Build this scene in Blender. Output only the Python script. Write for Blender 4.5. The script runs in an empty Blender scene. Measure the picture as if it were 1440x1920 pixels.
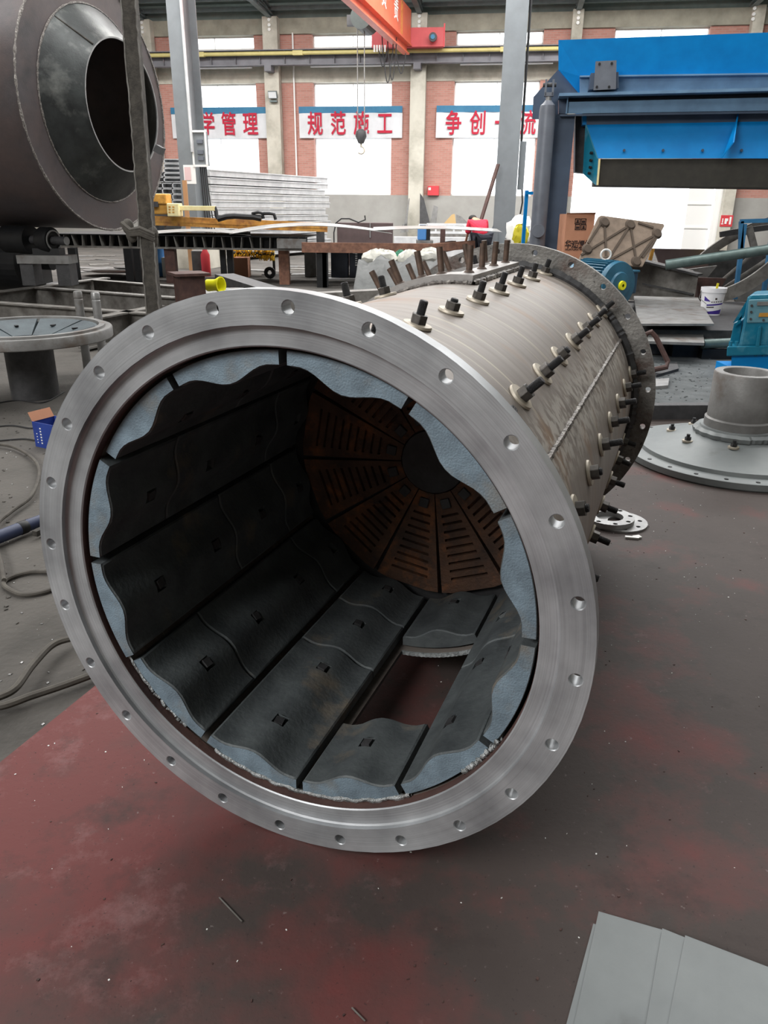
import bpy, bmesh, math, random
from mathutils import Vector, Matrix
random.seed(7)
C = bpy.context.scene.collection
sc = bpy.context.scene

# ------------------------------------------------------------------ camera
PITCH, ROLL, FPX, CAMH = 0.3787, 0.0101, 1441.8, 1.63
cp, sp, cr, sr = math.cos(PITCH), math.sin(PITCH), math.cos(ROLL), math.sin(ROLL)
FWD = Vector((0, cp, -sp)); U0 = Vector((0, sp, cp)); R0 = Vector((1, 0, 0))
RT = R0*cr + U0*sr; UP = U0*cr - R0*sr
CAM = Vector((0, 0, CAMH))
cam = bpy.data.cameras.new('camera'); co = bpy.data.objects.new('camera', cam); C.objects.link(co)
cam.sensor_fit = 'VERTICAL'; cam.sensor_height = 36; cam.sensor_width = 27
cam.lens = 36*FPX/1920; cam.clip_end = 300
m = Matrix.Identity(4)
for i, a in enumerate((RT, UP, -FWD)):
    for j in range(3): m[j][i] = a[j]
m.translation = CAM
co.matrix_world = m
sc.camera = co
# ------------------------------------------------------------------ world, lights, exposure
sc.view_settings.view_transform = 'Standard'; sc.view_settings.look = 'None'
sc.view_settings.exposure = 0.0; sc.view_settings.gamma = 1; sc.view_settings.use_curve_mapping = False
w = bpy.data.worlds.new('overcast_sky'); sc.world = w; w.use_nodes = True
bg = w.node_tree.nodes['Background']; bg.inputs[0].default_value = (0.93, 0.97, 1, 1); bg.inputs[1].default_value = 3.2
def area(name, loc, sx, sy, power, rot=(0, 0, 0), col=(1, 0.985, 0.96)):
    l = bpy.data.lights.new(name, 'AREA'); l.shape = 'RECTANGLE'; l.size = sx; l.size_y = sy; l.energy = power; l.color = col
    o = bpy.data.objects.new(name, l); o.location = loc; o.rotation_euler = rot; C.objects.link(o); return o
def aim(p, q): return (Vector(p)-Vector(q)).to_track_quat('Z', 'Y').to_euler()
area('high_side_key', (-9, -5, 8.5), 8, 4, 1700, aim((-9, -5, 8.5), (0, 2.5, .6)))  # added key light from the upper left front; no window is built there
area('roof_skylight', (1, 4, 9.8), 16, 3, 420)
area('roof_skylight', (0, 11, 9.8), 24, 3, 1700)
area('roof_skylight', (0, 19, 9.8), 26, 3, 3200)
area('roof_skylight', (0, 27, 9.6), 26, 3, 4600)

# ------------------------------------------------------------------ helpers
def ray(x, y): return FWD + RT*((x-720)/FPX) - UP*((y-960)/FPX)
def px(x, y, Y):                       # the point seen at this pixel at depth Y
    d = ray(x, y); return CAM + d*(Y/d.y)
def pz(x, y, z=0.0):                   # the point seen at this pixel at height z
    d = ray(x, y); return CAM + d*((z-CAMH)/d.z)
def pn(x, y, P, n):
    d = ray(x, y); return CAM + d*((P-CAM).dot(n)/d.dot(n))
def lin(c):
    return tuple((v/255/12.92 if v/255 <= 0.04045 else ((v/255+0.055)/1.055)**2.4) for v in c)

class MB:
    def __init__(s): s.bm = bmesh.new()
    def face(s, pts):
        try: return s.bm.faces.new([s.bm.verts.new(p) for p in pts])
        except ValueError: return None
    def box(s, c, d, M=None):
        c = Vector(c); v = []
        for z in (-.5, .5):
            for x, y in ((-.5, -.5), (.5, -.5), (.5, .5), (-.5, .5)):
                p = Vector((x*d[0], y*d[1], z*d[2]))
                if M is not None: p = M @ p
                v.append(s.bm.verts.new(c+p))
        for f in ((3, 2, 1, 0), (4, 5, 6, 7), (0, 1, 5, 4), (1, 2, 6, 5), (2, 3, 7, 6), (3, 0, 4, 7)):
            s.bm.faces.new([v[i] for i in f])
        return s
    def box2(s, a, b):
        a = Vector(a); b = Vector(b); return s.box((a+b)/2, [abs(b[i]-a[i]) for i in range(3)])
    def bar(s, a, b, w, h, up=(0, 0, 1)):
        a = Vector(a); b = Vector(b); d = (b-a); L = d.length; d.normalize()
        x = d.cross(Vector(up))
        if x.length < 1e-4: x = d.cross(Vector((1, 0, 0)))
        x.normalize(); z = x.cross(d)
        M = Matrix((x, d, z)).transposed()
        return s.box((a+b)/2, (w, L, h), M)
    def ibeam(s, a, b, w, h, t=0.02, up=(0, 0, 1)):
        a = Vector(a); b = Vector(b); d = (b-a).normalized(); x = d.cross(Vector(up))
        if x.length < 1e-4: x = d.cross(Vector((1, 0, 0)))
        x.normalize(); z = x.cross(d)
        s.bar(a+z*(h/2-t/2), b+z*(h/2-t/2), w, t, up); s.bar(a-z*(h/2-t/2), b-z*(h/2-t/2), w, t, up)
        return s.bar(a, b, t*.7, h-2*t, up)
    def chan(s, a, b, w, h, t=0.012, side=1, up=(0, 0, 1)):
        a = Vector(a); b = Vector(b); d = (b-a).normalized(); x = d.cross(Vector(up)).normalized(); z = x.cross(d)
        s.bar(a+z*(h/2-t/2), b+z*(h/2-t/2), w, t, up); s.bar(a-z*(h/2-t/2), b-z*(h/2-t/2), w, t, up)
        return s.bar(a+x*side*(w/2-t/2), b+x*side*(w/2-t/2), t, h-2*t, up)
    def cyl(s, a, b, r, r2=None, n=24, cap=True):
        a = Vector(a); b = Vector(b); d = (b-a).normalized(); r2 = r if r2 is None else r2
        x = d.orthogonal().normalized(); y = d.cross(x)
        A = []; B = []
        for i in range(n):
            t = 2*math.pi*i/n; q = x*math.cos(t)+y*math.sin(t)
            A.append(s.bm.verts.new(a+q*r)); B.append(s.bm.verts.new(b+q*r2))
        for i in range(n): s.bm.faces.new((A[i], A[(i+1) % n], B[(i+1) % n], B[i]))
        if cap: s.bm.faces.new(A[::-1]); s.bm.faces.new(B)
        return s
    def pipe(s, a, b, ro, ri, n=32):
        a = Vector(a); b = Vector(b); L = (b-a).length
        return s.lathe([(ri, 0), (ro, 0), (ro, L), (ri, L), (ri, 0)], a, (b-a).normalized(), n)
    def lathe(s, prof, o=(0, 0, 0), ax=(0, 0, 1), n=48, a0=0.0, a1=360.0, ref=None):
        o = Vector(o); d = Vector(ax).normalized()
        x = (Vector(ref) if ref else d.orthogonal()).normalized(); y = d.cross(x)
        full = abs(a1-a0) > 359.9; k = n if full else n+1; R = []
        for r, z in prof:
            ring = []
            for i in range(k):
                t = math.radians(a0+(a1-a0)*i/n)
                ring.append(s.bm.verts.new(o+d*z+(x*math.cos(t)+y*math.sin(t))*r))
            R.append(ring)
        for a, b in zip(R, R[1:]):
            for i in range(n):
                j = (i+1) % k
                try: s.bm.faces.new((a[i], a[j], b[j], b[i]))
                except ValueError: pass
        return s
    def tube(s, pts, r, n=8, r2=None):
        pts = [Vector(p) for p in pts]; N = len(pts); rings = []; x = None
        for i, p in enumerate(pts):
            d = (pts[min(i+1, N-1)]-pts[max(i-1, 0)]).normalized()
            x = d.orthogonal() if x is None else (x-d*x.dot(d))
            x.normalize(); y = d.cross(x); rr = r if r2 is None else r+(r2-r)*i/(N-1)
            rings.append([s.bm.verts.new(p+(x*math.cos(2*math.pi*k/n)+y*math.sin(2*math.pi*k/n))*rr) for k in range(n)])
        for a, b in zip(rings, rings[1:]):
            for k in range(n): s.bm.faces.new((a[k], a[(k+1) % n], b[(k+1) % n], b[k]))
        s.bm.faces.new(rings[0][::-1]); s.bm.faces.new(rings[-1]); return s
    def prism(s, pts, vec):
        vec = Vector(vec); a = [s.bm.verts.new(Vector(p)) for p in pts]; b = [s.bm.verts.new(Vector(p)+vec) for p in pts]
        s.bm.faces.new(a[::-1]); s.bm.faces.new(b); n = len(a)
        for i in range(n): s.bm.faces.new((a[i], a[(i+1) % n], b[(i+1) % n], b[i]))
        return s
    def strip(s, pts, width, th, n):
        """flat bar bent along pts: width along vector n, thickness th"""
        pts = [Vector(p) for p in pts]; n = Vector(n).normalized(); rings = []
        for i, p in enumerate(pts):
            d = (pts[min(i+1, len(pts)-1)]-pts[max(i-1, 0)]).normalized(); q = d.cross(n).normalized()
            rings.append([s.bm.verts.new(p+n*(a*width/2)+q*(b*th/2)) for a, b in ((-1, -1), (1, -1), (1, 1), (-1, 1))])
        for a, b in zip(rings, rings[1:]):
            for k in range(4): s.bm.faces.new((a[k], a[(k+1) % 4], b[(k+1) % 4], b[k]))
        s.bm.faces.new(rings[0][::-1]); s.bm.faces.new(rings[-1]); return s
    def sphere(s, c, r, sc3=(1, 1, 1), u=16, v=10):
        r_ = bmesh.ops.create_uvsphere(s.bm, u_segments=u, v_segments=v, radius=r)
        for q in r_['verts']: q.co = Vector((q.co.x*sc3[0], q.co.y*sc3[1], q.co.z*sc3[2]))+Vector(c)
        return s
    def build(s, name, mat, parent=None, smooth=False, bevel=0, tag=None, weld=False, raw=False):
        bm = s.bm
        if weld: bmesh.ops.remove_doubles(bm, verts=bm.verts, dist=1e-5)
        bmesh.ops.recalc_face_normals(bm, faces=bm.faces)
        off = Vector((0, 0, 0)); q = parent
        while q is not None: off += q.location; q = q.parent
        loc = Vector((0, 0, 0))
        if parent is None and not raw:
            xs = [v.co for v in bm.verts]
            lo = [min(v[i] for v in xs) for i in range(3)]; hi = [max(v[i] for v in xs) for i in range(3)]
            loc = Vector(((lo[0]+hi[0])/2, (lo[1]+hi[1])/2, lo[2])); off = loc
        if off.length: bmesh.ops.translate(bm, verts=bm.verts, vec=-off)
        if smooth:
            for f in bm.faces: f.smooth = True
            for e in bm.edges:
                if len(e.link_faces) == 2 and e.calc_face_angle(0) > math.radians(35): e.smooth = False
        me = bpy.data.meshes.new(name); bm.to_mesh(me); bm.free(); me.materials.append(mat)
        o = bpy.data.objects.new(name, me); C.objects.link(o); o.location = loc
        if parent is not None: o.parent = parent
        if bevel:
            md = o.modifiers.new('edge', 'BEVEL'); md.width = bevel; md.segments = 2; md.limit_method = 'ANGLE'
        if tag: settag(o, *tag)
        return o
def settag(o, label, cat, group=None):
    o['label'] = label; o['category'] = cat
    if group: o['group'] = group
    return o
def thing(name, loc, label, cat, group=None):
    o = bpy.data.objects.new(name, None); C.objects.link(o); o.location = loc; o.empty_display_size = .1
    return settag(o, label, cat, group)
def struct(o): o['kind'] = 'structure'; return o
def copy_tree(o, parent=None):
    c = o.copy(); C.objects.link(c)
    if parent is not None: c.parent = parent
    for ch in list(o.children): copy_tree(ch, c)
    return c
def text(name, body, h, M, mat, parent, ext=0.004, bold=0.0, sx=1.0, spacing=1.0):
    cu = bpy.data.curves.new(name, 'FONT'); cu.body = body; cu.size = h; cu.extrude = ext; cu.offset = bold
    cu.align_x = 'CENTER'; cu.align_y = 'CENTER'; cu.resolution_u = 2; cu.space_character = spacing
    t = bpy.data.objects.new(name+'_curve', cu); C.objects.link(t); bpy.context.view_layer.update()
    me = bpy.data.meshes.new_from_object(t.evaluated_get(bpy.context.evaluated_depsgraph_get()))
    bpy.data.objects.remove(t); bpy.data.curves.remove(cu)
    me.name = name; me.materials.clear(); me.materials.append(mat)
    S = Matrix.Diagonal((sx, 1, 1, 1)); off = Vector((0, 0, 0)); q = parent
    while q is not None: off += q.location; q = q.parent
    me.transform(Matrix.Translation(-off) @ M @ S)
    o = bpy.data.objects.new(name, me); C.objects.link(o); o.parent = parent; return o
def frame_M(o, x, y):                       # matrix with text plane axes x, y
    x = Vector(x).normalized(); y = Vector(y).normalized(); z = x.cross(y)
    M = Matrix((x, y, z)).transposed().to_4x4(); M.translation = Vector(o); return M

# ------------------------------------------------------------------ materials
def mat(name, c1, c2=None, rough=.6, metal=0.0, scale=8.0, bump=0.0, bscale=60.0, c3=None, s3=2.5, t3=.55, w3=.12,
        stretch=None, detail=6, emit=None, spec=None, c4=None, s4=120, t4=.7):
    mt = bpy.data.materials.new(name); mt.use_nodes = True; nt = mt.node_tree; N = nt.nodes; L = nt.links
    b = N['Principled BSDF']; b.inputs['Roughness'].default_value = rough; b.inputs['Metallic'].default_value = metal
    if spec is not None: b.inputs['Specular IOR Level'].default_value = spec
    c1 = (*lin(c1), 1); c2 = (*lin(c2), 1) if c2 else c1
    tc = N.new('ShaderNodeTexCoord'); src = tc.outputs['Object']
    if stretch:
        mp = N.new('ShaderNodeMapping'); mp.inputs['Scale'].default_value = stretch; L.new(src, mp.inputs[0]); src = mp.outputs[0]
    if c2 != c1 or c3:
        n = N.new('ShaderNodeTexNoise'); n.inputs['Scale'].default_value = scale; n.inputs['Detail'].default_value = detail
        n.inputs['Roughness'].default_value = .6; L.new(src, n.inputs['Vector'])
        r = N.new('ShaderNodeValToRGB'); r.color_ramp.elements[0].position = .32; r.color_ramp.elements[1].position = .68
        r.color_ramp.elements[0].color = c1; r.color_ramp.elements[1].color = c2; L.new(n.outputs[0], r.inputs[0]); out = r.outputs[0]
        for cc, ss, tt, ww in ((c3, s3, t3, w3), (c4, s4, t4, .05)):
            if cc:
                n2 = N.new('ShaderNodeTexNoise'); n2.inputs['Scale'].default_value = ss; n2.inputs['Detail'].default_value = 8
                n2.inputs['Roughness'].default_value = .62; L.new(tc.outputs['Object'], n2.inputs['Vector'])
                mr = N.new('ShaderNodeMapRange'); mr.inputs[1].default_value = tt-ww; mr.inputs[2].default_value = tt+ww
                L.new(n2.outputs[0], mr.inputs[0]); mx = N.new('ShaderNodeMix'); mx.data_type = 'RGBA'
                L.new(mr.outputs[0], mx.inputs[0]); L.new(out, mx.inputs[6]); mx.inputs[7].default_value = (*lin(cc), 1); out = mx.outputs[2]
        L.new(out, b.inputs['Base Color'])
    else: b.inputs['Base Color'].default_value = c1
    if bump:
        n3 = N.new('ShaderNodeTexNoise'); n3.inputs['Scale'].default_value = bscale; n3.inputs['Detail'].default_value = 5
        L.new(src, n3.inputs['Vector']); bp = N.new('ShaderNodeBump'); bp.inputs['Strength'].default_value = bump
        bp.inputs['Distance'].default_value = .01; L.new(n3.outputs[0], bp.inputs['Height']); L.new(bp.outputs[0], b.inputs['Normal'])
    if emit: b.inputs['Emission Color'].default_value = (*lin(emit[0]), 1); b.inputs['Emission Strength'].default_value = emit[1]
    return mt
M = {}
M['dirt'] = mat('dirt', (82, 79, 76), (60, 58, 55), .95, 0, 3, .6, 40, (96, 92, 88), .7, .55, .15, c4=(150, 148, 145), s4=60, t4=.73)
M['mill_steel'] = mat('mill_steel', (150, 147, 146), (176, 173, 171), .5, .35, 5, .15, 60)
M['liner_end'] = mat('liner_end_lit', (128, 148, 162), (98, 113, 124), .62, .1, 14, .3, 220, (122, 118, 110), 5, .6, .1)  # liner colour made paler and bluer for the light on its front ends
M['liner_dark'] = mat('cover_liner', (74, 86, 92), (58, 68, 74), .6, .1, 6, .2, 90)
M['liner'] = mat('cast_liner', (92, 98, 100), (68, 73, 76), .62, .15, 9, .22, 70, (122, 112, 98), 4, .66, .08)  # same castings, darkened for the shade inside the drum
M['grate'] = mat('rusty_grate', (106, 76, 58), (66, 52, 46), .75, .1, 9, .5, 80, (146, 92, 56), 12, .62, .1)
M['dark_steel'] = mat('dark_steel', (72, 72, 74), (52, 52, 54), .55, .15, 10, .2, 60)
M['black'] = mat('black_iron', (34, 35, 38), (24, 25, 27), .5, .3, 10)
M['grey_steel'] = mat('grey_steel', (134, 134, 133), (108, 107, 106), .5, .12, 6, .15, 60, (98, 84, 74), 3, .62, .1)
M['light_steel'] = mat('light_steel', (172, 172, 172), (140, 140, 140), .4, .5, 6, .1, 60)
M['washer'] = mat('washer_steel', (196, 188, 174), (168, 158, 142), .5, .3, 20)
M['nut'] = mat('nut_steel', (96, 92, 88), (58, 56, 56), .45, .5, 30)
M['stud'] = mat('stud_rusty', (104, 84, 72), (70, 58, 52), .6, .3, 30)
M['bolt_black'] = mat('bolt_black', (62, 62, 64), (44, 44, 46), .45, .5, 60, .8, 260, stretch=(1, 1, 3))
M['weld'] = mat('weld_metal', (140, 134, 130), (72, 68, 66), .5, .4, 60, .8, 90, c3=(190, 186, 180), s3=40, t3=.62)
M['weld_bright'] = mat('weld_bright', (186, 190, 192), (120, 124, 124), .4, .5, 40, .8, 120, (120, 84, 60), 6, .6, .06)
M['cutedge'] = mat('flame_cut_edge', (200, 206, 208), (130, 136, 138), .4, .4, 60, .5, 200)
M['drum_brown'] = mat('primed_drum', (88, 82, 84), (64, 62, 64), .5, .35, 2.5, .15, 60, (100, 86, 84), 1.2, .55, .15)
M['cone_dark'] = mat('cone_plate', (70, 74, 74), (46, 48, 49), .42, .45, 3, .2, 50, (112, 114, 112), 2.2, .63, .1)
M['rusty_bar'] = mat('rough_bar', (84, 80, 74), (52, 49, 46), .8, .2, 12, .8, 60)
M['rust_brown'] = mat('rust_brown', (92, 66, 60), (66, 48, 46), .7, .1, 8, .2, 60)
M['rail'] = mat('frame_rail', (138, 136, 132), (94, 90, 86), .6, .2, 6, .2, 50)
M['rust_beam'] = mat('rust_beam', (150, 108, 88), (104, 74, 62), .7, .1, 8, .2)
M['orange_beam'] = mat('orange_beam', (216, 160, 72), (150, 100, 54), .6, .1, 4, .1, 40, (110, 70, 50), 3, .62, .1)
M['galv'] = mat('galvanised', (226, 228, 230), (196, 198, 201), .4, .35, 3)
M['yellow'] = mat('machine_yellow', (214, 160, 72), (182, 128, 50), .55, 0, 6, c3=(110, 66, 40), s3=8, t3=.66)
M['cream'] = mat('cream_paint', (238, 226, 176), (226, 208, 150), .5)
M['yellow_bright'] = mat('bright_yellow', (236, 232, 28), None, .45)
M['yellow_brush'] = mat('brush_yellow', (250, 214, 60), (236, 186, 40), .8, 0, 60)
M['brick'] = None
M['concrete'] = mat('concrete', (208, 204, 192), (188, 184, 172), .9, 0, 1.5, .1, 30, (150, 146, 134), .8, .58)
M['base_render'] = mat('grey_render', (170, 169, 165), (156, 154, 150), .9, 0, 1.2, .05, 30)
M['old_concrete'] = mat('old_beam', (168, 164, 150), (142, 139, 126), .9, 0, 2, .1, 30)
M['crane_beam'] = mat('crane_beam_grey', (122, 122, 128), (104, 104, 110), .6, .1, 2)
M['duct_yellow'] = mat('duct_yellow', (206, 194, 128), (192, 180, 118), .5, 0, 3)
M['column'] = mat('column_grey', (128, 134, 138), (116, 121, 125), .55, .05, 2, .03, 40)
M['roof'] = mat('roof_sheet', (128, 142, 138), (110, 122, 118), .7, 0, 2)
M['truss'] = mat('truss_steel', (122, 134, 136), (104, 116, 118), .6, .1, 3)
M['orange'] = mat('crane_orange', (224, 112, 84), (212, 100, 74), .45, 0, 2)
M['crane_red'] = mat('crane_red', (196, 74, 78), (184, 66, 70), .5, 0, 3)
M['white'] = mat('white_paint', (236, 236, 234), None, .6)
M['banner'] = mat('banner_cloth', (222, 224, 228), (206, 208, 212), .7, 0, 2)
M['banner_blue'] = mat('banner_blue', (42, 108, 148), (54, 124, 160), .6, 0, 3)
M['red_text'] = mat('banner_red', (186, 22, 56), None, .7)
M['blue'] = mat('feeder_blue', (6, 132, 204), (4, 118, 188), .42, 0, 3, .04, 60, spec=.25)
M['blue_grey'] = mat('feeder_blue_grey', (112, 148, 180), (94, 124, 154), .45, .05, 3, .05, 40)
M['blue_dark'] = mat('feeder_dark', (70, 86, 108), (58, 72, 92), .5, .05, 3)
M['cyl_grey'] = mat('cylinder_grey', (108, 114, 124), (94, 98, 108), .45, .1, 4)
M['cyan'] = mat('gearbox_cyan', (26, 118, 146), (20, 102, 130), .35, 0, 4, .05, 40, (96, 150, 168), 3, .6, .1)
M['motor'] = mat('motor_teal', (46, 104, 132), (38, 88, 112), .4, .05, 5)
M['motor_dark'] = mat('motor_dark', (38, 70, 96), None, .4, .05)
M['card'] = mat('cardboard', (194, 140, 112), (182, 128, 100), .85, 0, 4)
M['pallet'] = mat('pressed_wood', (146, 130, 116), (120, 106, 94), .9, 0, 6, .3, 60)
M['ink'] = mat('ink', (52, 34, 30), None, .8)
M['bucket'] = mat('bucket_white', (232, 232, 236), None, .4)
M['purple'] = mat('label_purple', (64, 44, 140), None, .5)
M['blue_post'] = mat('post_blue', (60, 124, 168), (48, 104, 146), .5, 0, 8)
M['pipe_green'] = mat('pipe_greygreen', (104, 122, 120), (84, 100, 98), .4, .3, 8)
M['red_cloth'] = mat('red_shirt', (206, 40, 66), None, .85)
M['skin'] = mat('skin', (190, 140, 112), None, .6)
M['trousers'] = mat('trousers_dark', (48, 50, 60), None, .9)
M['hair'] = mat('hair_black', (20, 18, 18), None, .7)
M['sack'] = mat('sack_white', (206, 204, 196), (172, 172, 164), .85, 0, 9, .4, 20)
M['sack_green'] = mat('sack_green', (34, 96, 74), (48, 118, 90), .85, 0, 9)
M['tarp'] = mat('grey_tarp', (98, 100, 100), (74, 76, 76), .8, 0, 4, .5, 8)
M['hose'] = mat('hose_grey', (92, 88, 82), (70, 66, 62), .85, 0, 12)
M['cable_black'] = mat('cable_black', (40, 40, 42), None, .7)
M['navy'] = mat('grinder_navy', (44, 54, 84), None, .5)
M['box_blue'] = mat('carton_blue', (40, 66, 150), (34, 58, 136), .6)
M['weld_blue'] = mat('welder_blue', (74, 130, 190), None, .5)
M['box_navy'] = mat('machine_navy', (48, 56, 72), (40, 46, 60), .5)
M['zinc'] = mat('zinc_sheet', (132, 137, 138), (112, 117, 119), .5, .15, 2.2, .06, 30, (92, 93, 93), 2.6, .62, .08)
M['grit'] = mat('grit_floor', (96, 100, 102), (70, 74, 76), .95, 0, 5, .6, 60, c4=(150, 154, 156), s4=50, t4=.7)
M['table_plate'] = mat('bright_sheet', (196, 196, 194), (150, 150, 148), .3, .6, 2)
M['maroon'] = mat('maroon_sheet', (98, 82, 82), (84, 70, 70), .6, .1, 3)
M['fire_red'] = mat('fire_red', (206, 62, 70), None, .5)
M['bag_yellow'] = mat('bag_yellow', (206, 192, 40), None, .6)
M['lamp_white'] = mat('lamp_white', (226, 230, 232), None, .3)
M['wood'] = mat('wood', (176, 134, 96), None, .8)
M['brass'] = mat('tan_plate', (190, 160, 110), None, .6)

def node_mat(name):
    mt = bpy.data.materials.new(name); mt.use_nodes = True; return mt, mt.node_tree.nodes, mt.node_tree.links
def brick_mat():
    mt, N, L = node_mat('red_brick'); b = N['Principled BSDF']; b.inputs['Roughness'].default_value = .9
    tc = N.new('ShaderNodeTexCoord'); mp = N.new('ShaderNodeMapping'); mp.inputs['Rotation'].default_value = (math.radians(90), 0, 0)
    br = N.new('ShaderNodeTexBrick'); br.inputs['Scale'].default_value = 1; br.inputs['Brick Width'].default_value = .25; br.inputs['Row Height'].default_value = .075
    br.inputs['Mortar Size'].default_value = .008; br.inputs['Color1'].default_value = (*lin((190, 138, 126)), 1); br.inputs['Color2'].default_value = (*lin((176, 124, 112)), 1)
    br.inputs['Mortar'].default_value = (*lin((176, 150, 140)), 1)
    L.new(tc.outputs['Object'], mp.inputs[0]); L.new(mp.outputs[0], br.inputs[0]); L.new(br.outputs[0], b.inputs[0]); return mt
M['brick'] = brick_mat()
def glass_mat():
    mt, N, L = node_mat('window_glass'); N.remove(N['Principled BSDF'])
    t = N.new('ShaderNodeBsdfTransparent'); g = N.new('ShaderNodeBsdfGlossy'); g.inputs['Roughness'].default_value = .1
    mx = N.new('ShaderNodeMixShader'); mx.inputs[0].default_value = .06
    L.new(t.outputs[0], mx.inputs[1]); L.new(g.outputs[0], mx.inputs[2]); L.new(mx.outputs[0], N['Material Output'].inputs[0]); return mt
M['glass'] = glass_mat()
DH = 0.735        # height of the mill axis above the floor
def machined_mat():
    """turned steel: fine rings about the mill axis, blotches, a faint violet bloom"""
    mt, N, L = node_mat('turned_flange'); b = N['Principled BSDF']; b.inputs['Roughness'].default_value = .42; b.inputs['Metallic'].default_value = .38
    tc = N.new('ShaderNodeTexCoord'); sx = N.new('ShaderNodeSeparateXYZ'); L.new(tc.outputs['Object'], sx.inputs[0])
    z = N.new('ShaderNodeMath'); z.operation = 'SUBTRACT'; L.new(sx.outputs[2], z.inputs[0]); z.inputs[1].default_value = DH
    cx = N.new('ShaderNodeCombineXYZ'); L.new(sx.outputs[0], cx.inputs[0]); L.new(z.outputs[0], cx.inputs[1])
    ln = N.new('ShaderNodeVectorMath'); ln.operation = 'LENGTH'; L.new(cx.outputs[0], ln.inputs[0])
    mu = N.new('ShaderNodeMath'); mu.operation = 'MULTIPLY'; L.new(ln.outputs['Value'], mu.inputs[0]); mu.inputs[1].default_value = 260
    at = N.new('ShaderNodeMath'); at.operation = 'ARCTAN2'; L.new(sx.outputs[0], at.inputs[0]); L.new(z.outputs[0], at.inputs[1])
    c2 = N.new('ShaderNodeCombineXYZ'); L.new(mu.outputs[0], c2.inputs[0]); L.new(at.outputs[0], c2.inputs[1])
    n1 = N.new('ShaderNodeTexNoise'); n1.inputs['Scale'].default_value = 1; n1.inputs['Detail'].default_value = 3; L.new(c2.outputs[0], n1.inputs['Vector'])
    n2 = N.new('ShaderNodeTexNoise'); n2.inputs['Scale'].default_value = 5; n2.inputs['Detail'].default_value = 7; L.new(tc.outputs['Object'], n2.inputs['Vector'])
    r = N.new('ShaderNodeValToRGB'); r.color_ramp.elements[0].position = .3; r.color_ramp.elements[1].position = .7
    r.color_ramp.elements[0].color = (*lin((138, 141, 145)), 1); r.color_ramp.elements[1].color = (*lin((198, 202, 206)), 1); L.new(n2.outputs[0], r.inputs[0])
    r2 = N.new('ShaderNodeValToRGB'); r2.color_ramp.elements[0].position = .3; r2.color_ramp.elements[1].position = .7
    r2.color_ramp.elements[0].color = (.72, .71, .71, 1); r2.color_ramp.elements[1].color = (1, 1, 1, 1); L.new(n1.outputs[0], r2.inputs[0])
    mx = N.new('ShaderNodeMix'); mx.data_type = 'RGBA'; mx.blend_type = 'MULTIPLY'; mx.inputs[0].default_value = .8
    L.new(r.outputs[0], mx.inputs[6]); L.new(r2.outputs[0], mx.inputs[7]); L.new(mx.outputs[2], b.inputs[0])
    bp = N.new('ShaderNodeBump'); bp.inputs['Strength'].default_value = .12; bp.inputs['Distance'].default_value = .003
    L.new(n1.outputs[0], bp.inputs['Height']); L.new(bp.outputs[0], b.inputs['Normal']); return mt
M['turned'] = machined_mat()
def floor_plate_mat():
    """red oxide primer worn through to dark steel, more worn towards +x, dusted and speckled"""
    mt, N, L = node_mat('red_oxide_plate'); b = N['Principled BSDF']; b.inputs['Roughness'].default_value = .66; b.inputs['Specular IOR Level'].default_value = .35
    tc = N.new('ShaderNodeTexCoord'); O = tc.outputs['Object']
    def noise(sc_, det=8, ro=.62):
        n = N.new('ShaderNodeTexNoise'); n.inputs['Scale'].default_value = sc_; n.inputs['Detail'].default_value = det; n.inputs['Roughness'].default_value = ro; L.new(O, n.inputs['Vector']); return n.outputs[0]
    def mp(sv, a, c, lo=0, hi=1):
        m_ = N.new('ShaderNodeMapRange'); m_.inputs[1].default_value = a; m_.inputs[2].default_value = c; m_.inputs[3].default_value = lo; m_.inputs[4].default_value = hi; L.new(sv, m_.inputs[0]); return m_.outputs[0]
    def mth(op, a, c):
        q = N.new('ShaderNodeMath'); q.operation = op
        for i, v in enumerate((a, c)):
            if isinstance(v, (int, float)): q.inputs[i].default_value = v
            else: L.new(v, q.inputs[i])
        return q.outputs[0]
    def mix(f, a, c):
        x = N.new('ShaderNodeMix'); x.data_type = 'RGBA'; L.new(f, x.inputs[0])
        if isinstance(a, tuple): x.inputs[6].default_value = (*lin(a), 1)
        else: L.new(a, x.inputs[6])
        x.inputs[7].default_value = (*lin(c), 1); return x.outputs[2]
    sx = N.new('ShaderNodeSeparateXYZ'); L.new(O, sx.inputs[0])
    col = mix(noise(3, 9), (58, 49, 47), (80, 71, 68))
    wear = mth('ADD', noise(1.5, 9, .6), mp(sx.outputs[0], -1.2, 1.6, .12, -.1))
    col = mix(mp(wear, .46, .64, 0, .8), col, (112, 52, 51))
    col = mix(mp(mth('ADD', noise(2.6, 12, .74), mp(sx.outputs[0], -1.4, .8, .05, -.06)), .55, .68, 0, .5), col, (142, 108, 108))
    col = mix(mp(noise(2.1, 12, .7), .55, .68, 0, .75), col, (52, 45, 43))
    col = mix(mp(noise(48, 4), .66, .74, 0, .5), col, (140, 130, 128))
    col = mix(mp(noise(90, 3), .64, .7, 0, .6), col, (44, 38, 37))
    L.new(col, b.inputs[0])
    bp = N.new('ShaderNodeBump'); bp.inputs['Strength'].default_value = .25; bp.inputs['Distance'].default_value = .006; L.new(noise(40, 6), bp.inputs['Height']); L.new(bp.outputs[0], b.inputs['Normal'])
    return mt
M['plate_red'] = floor_plate_mat()
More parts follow.
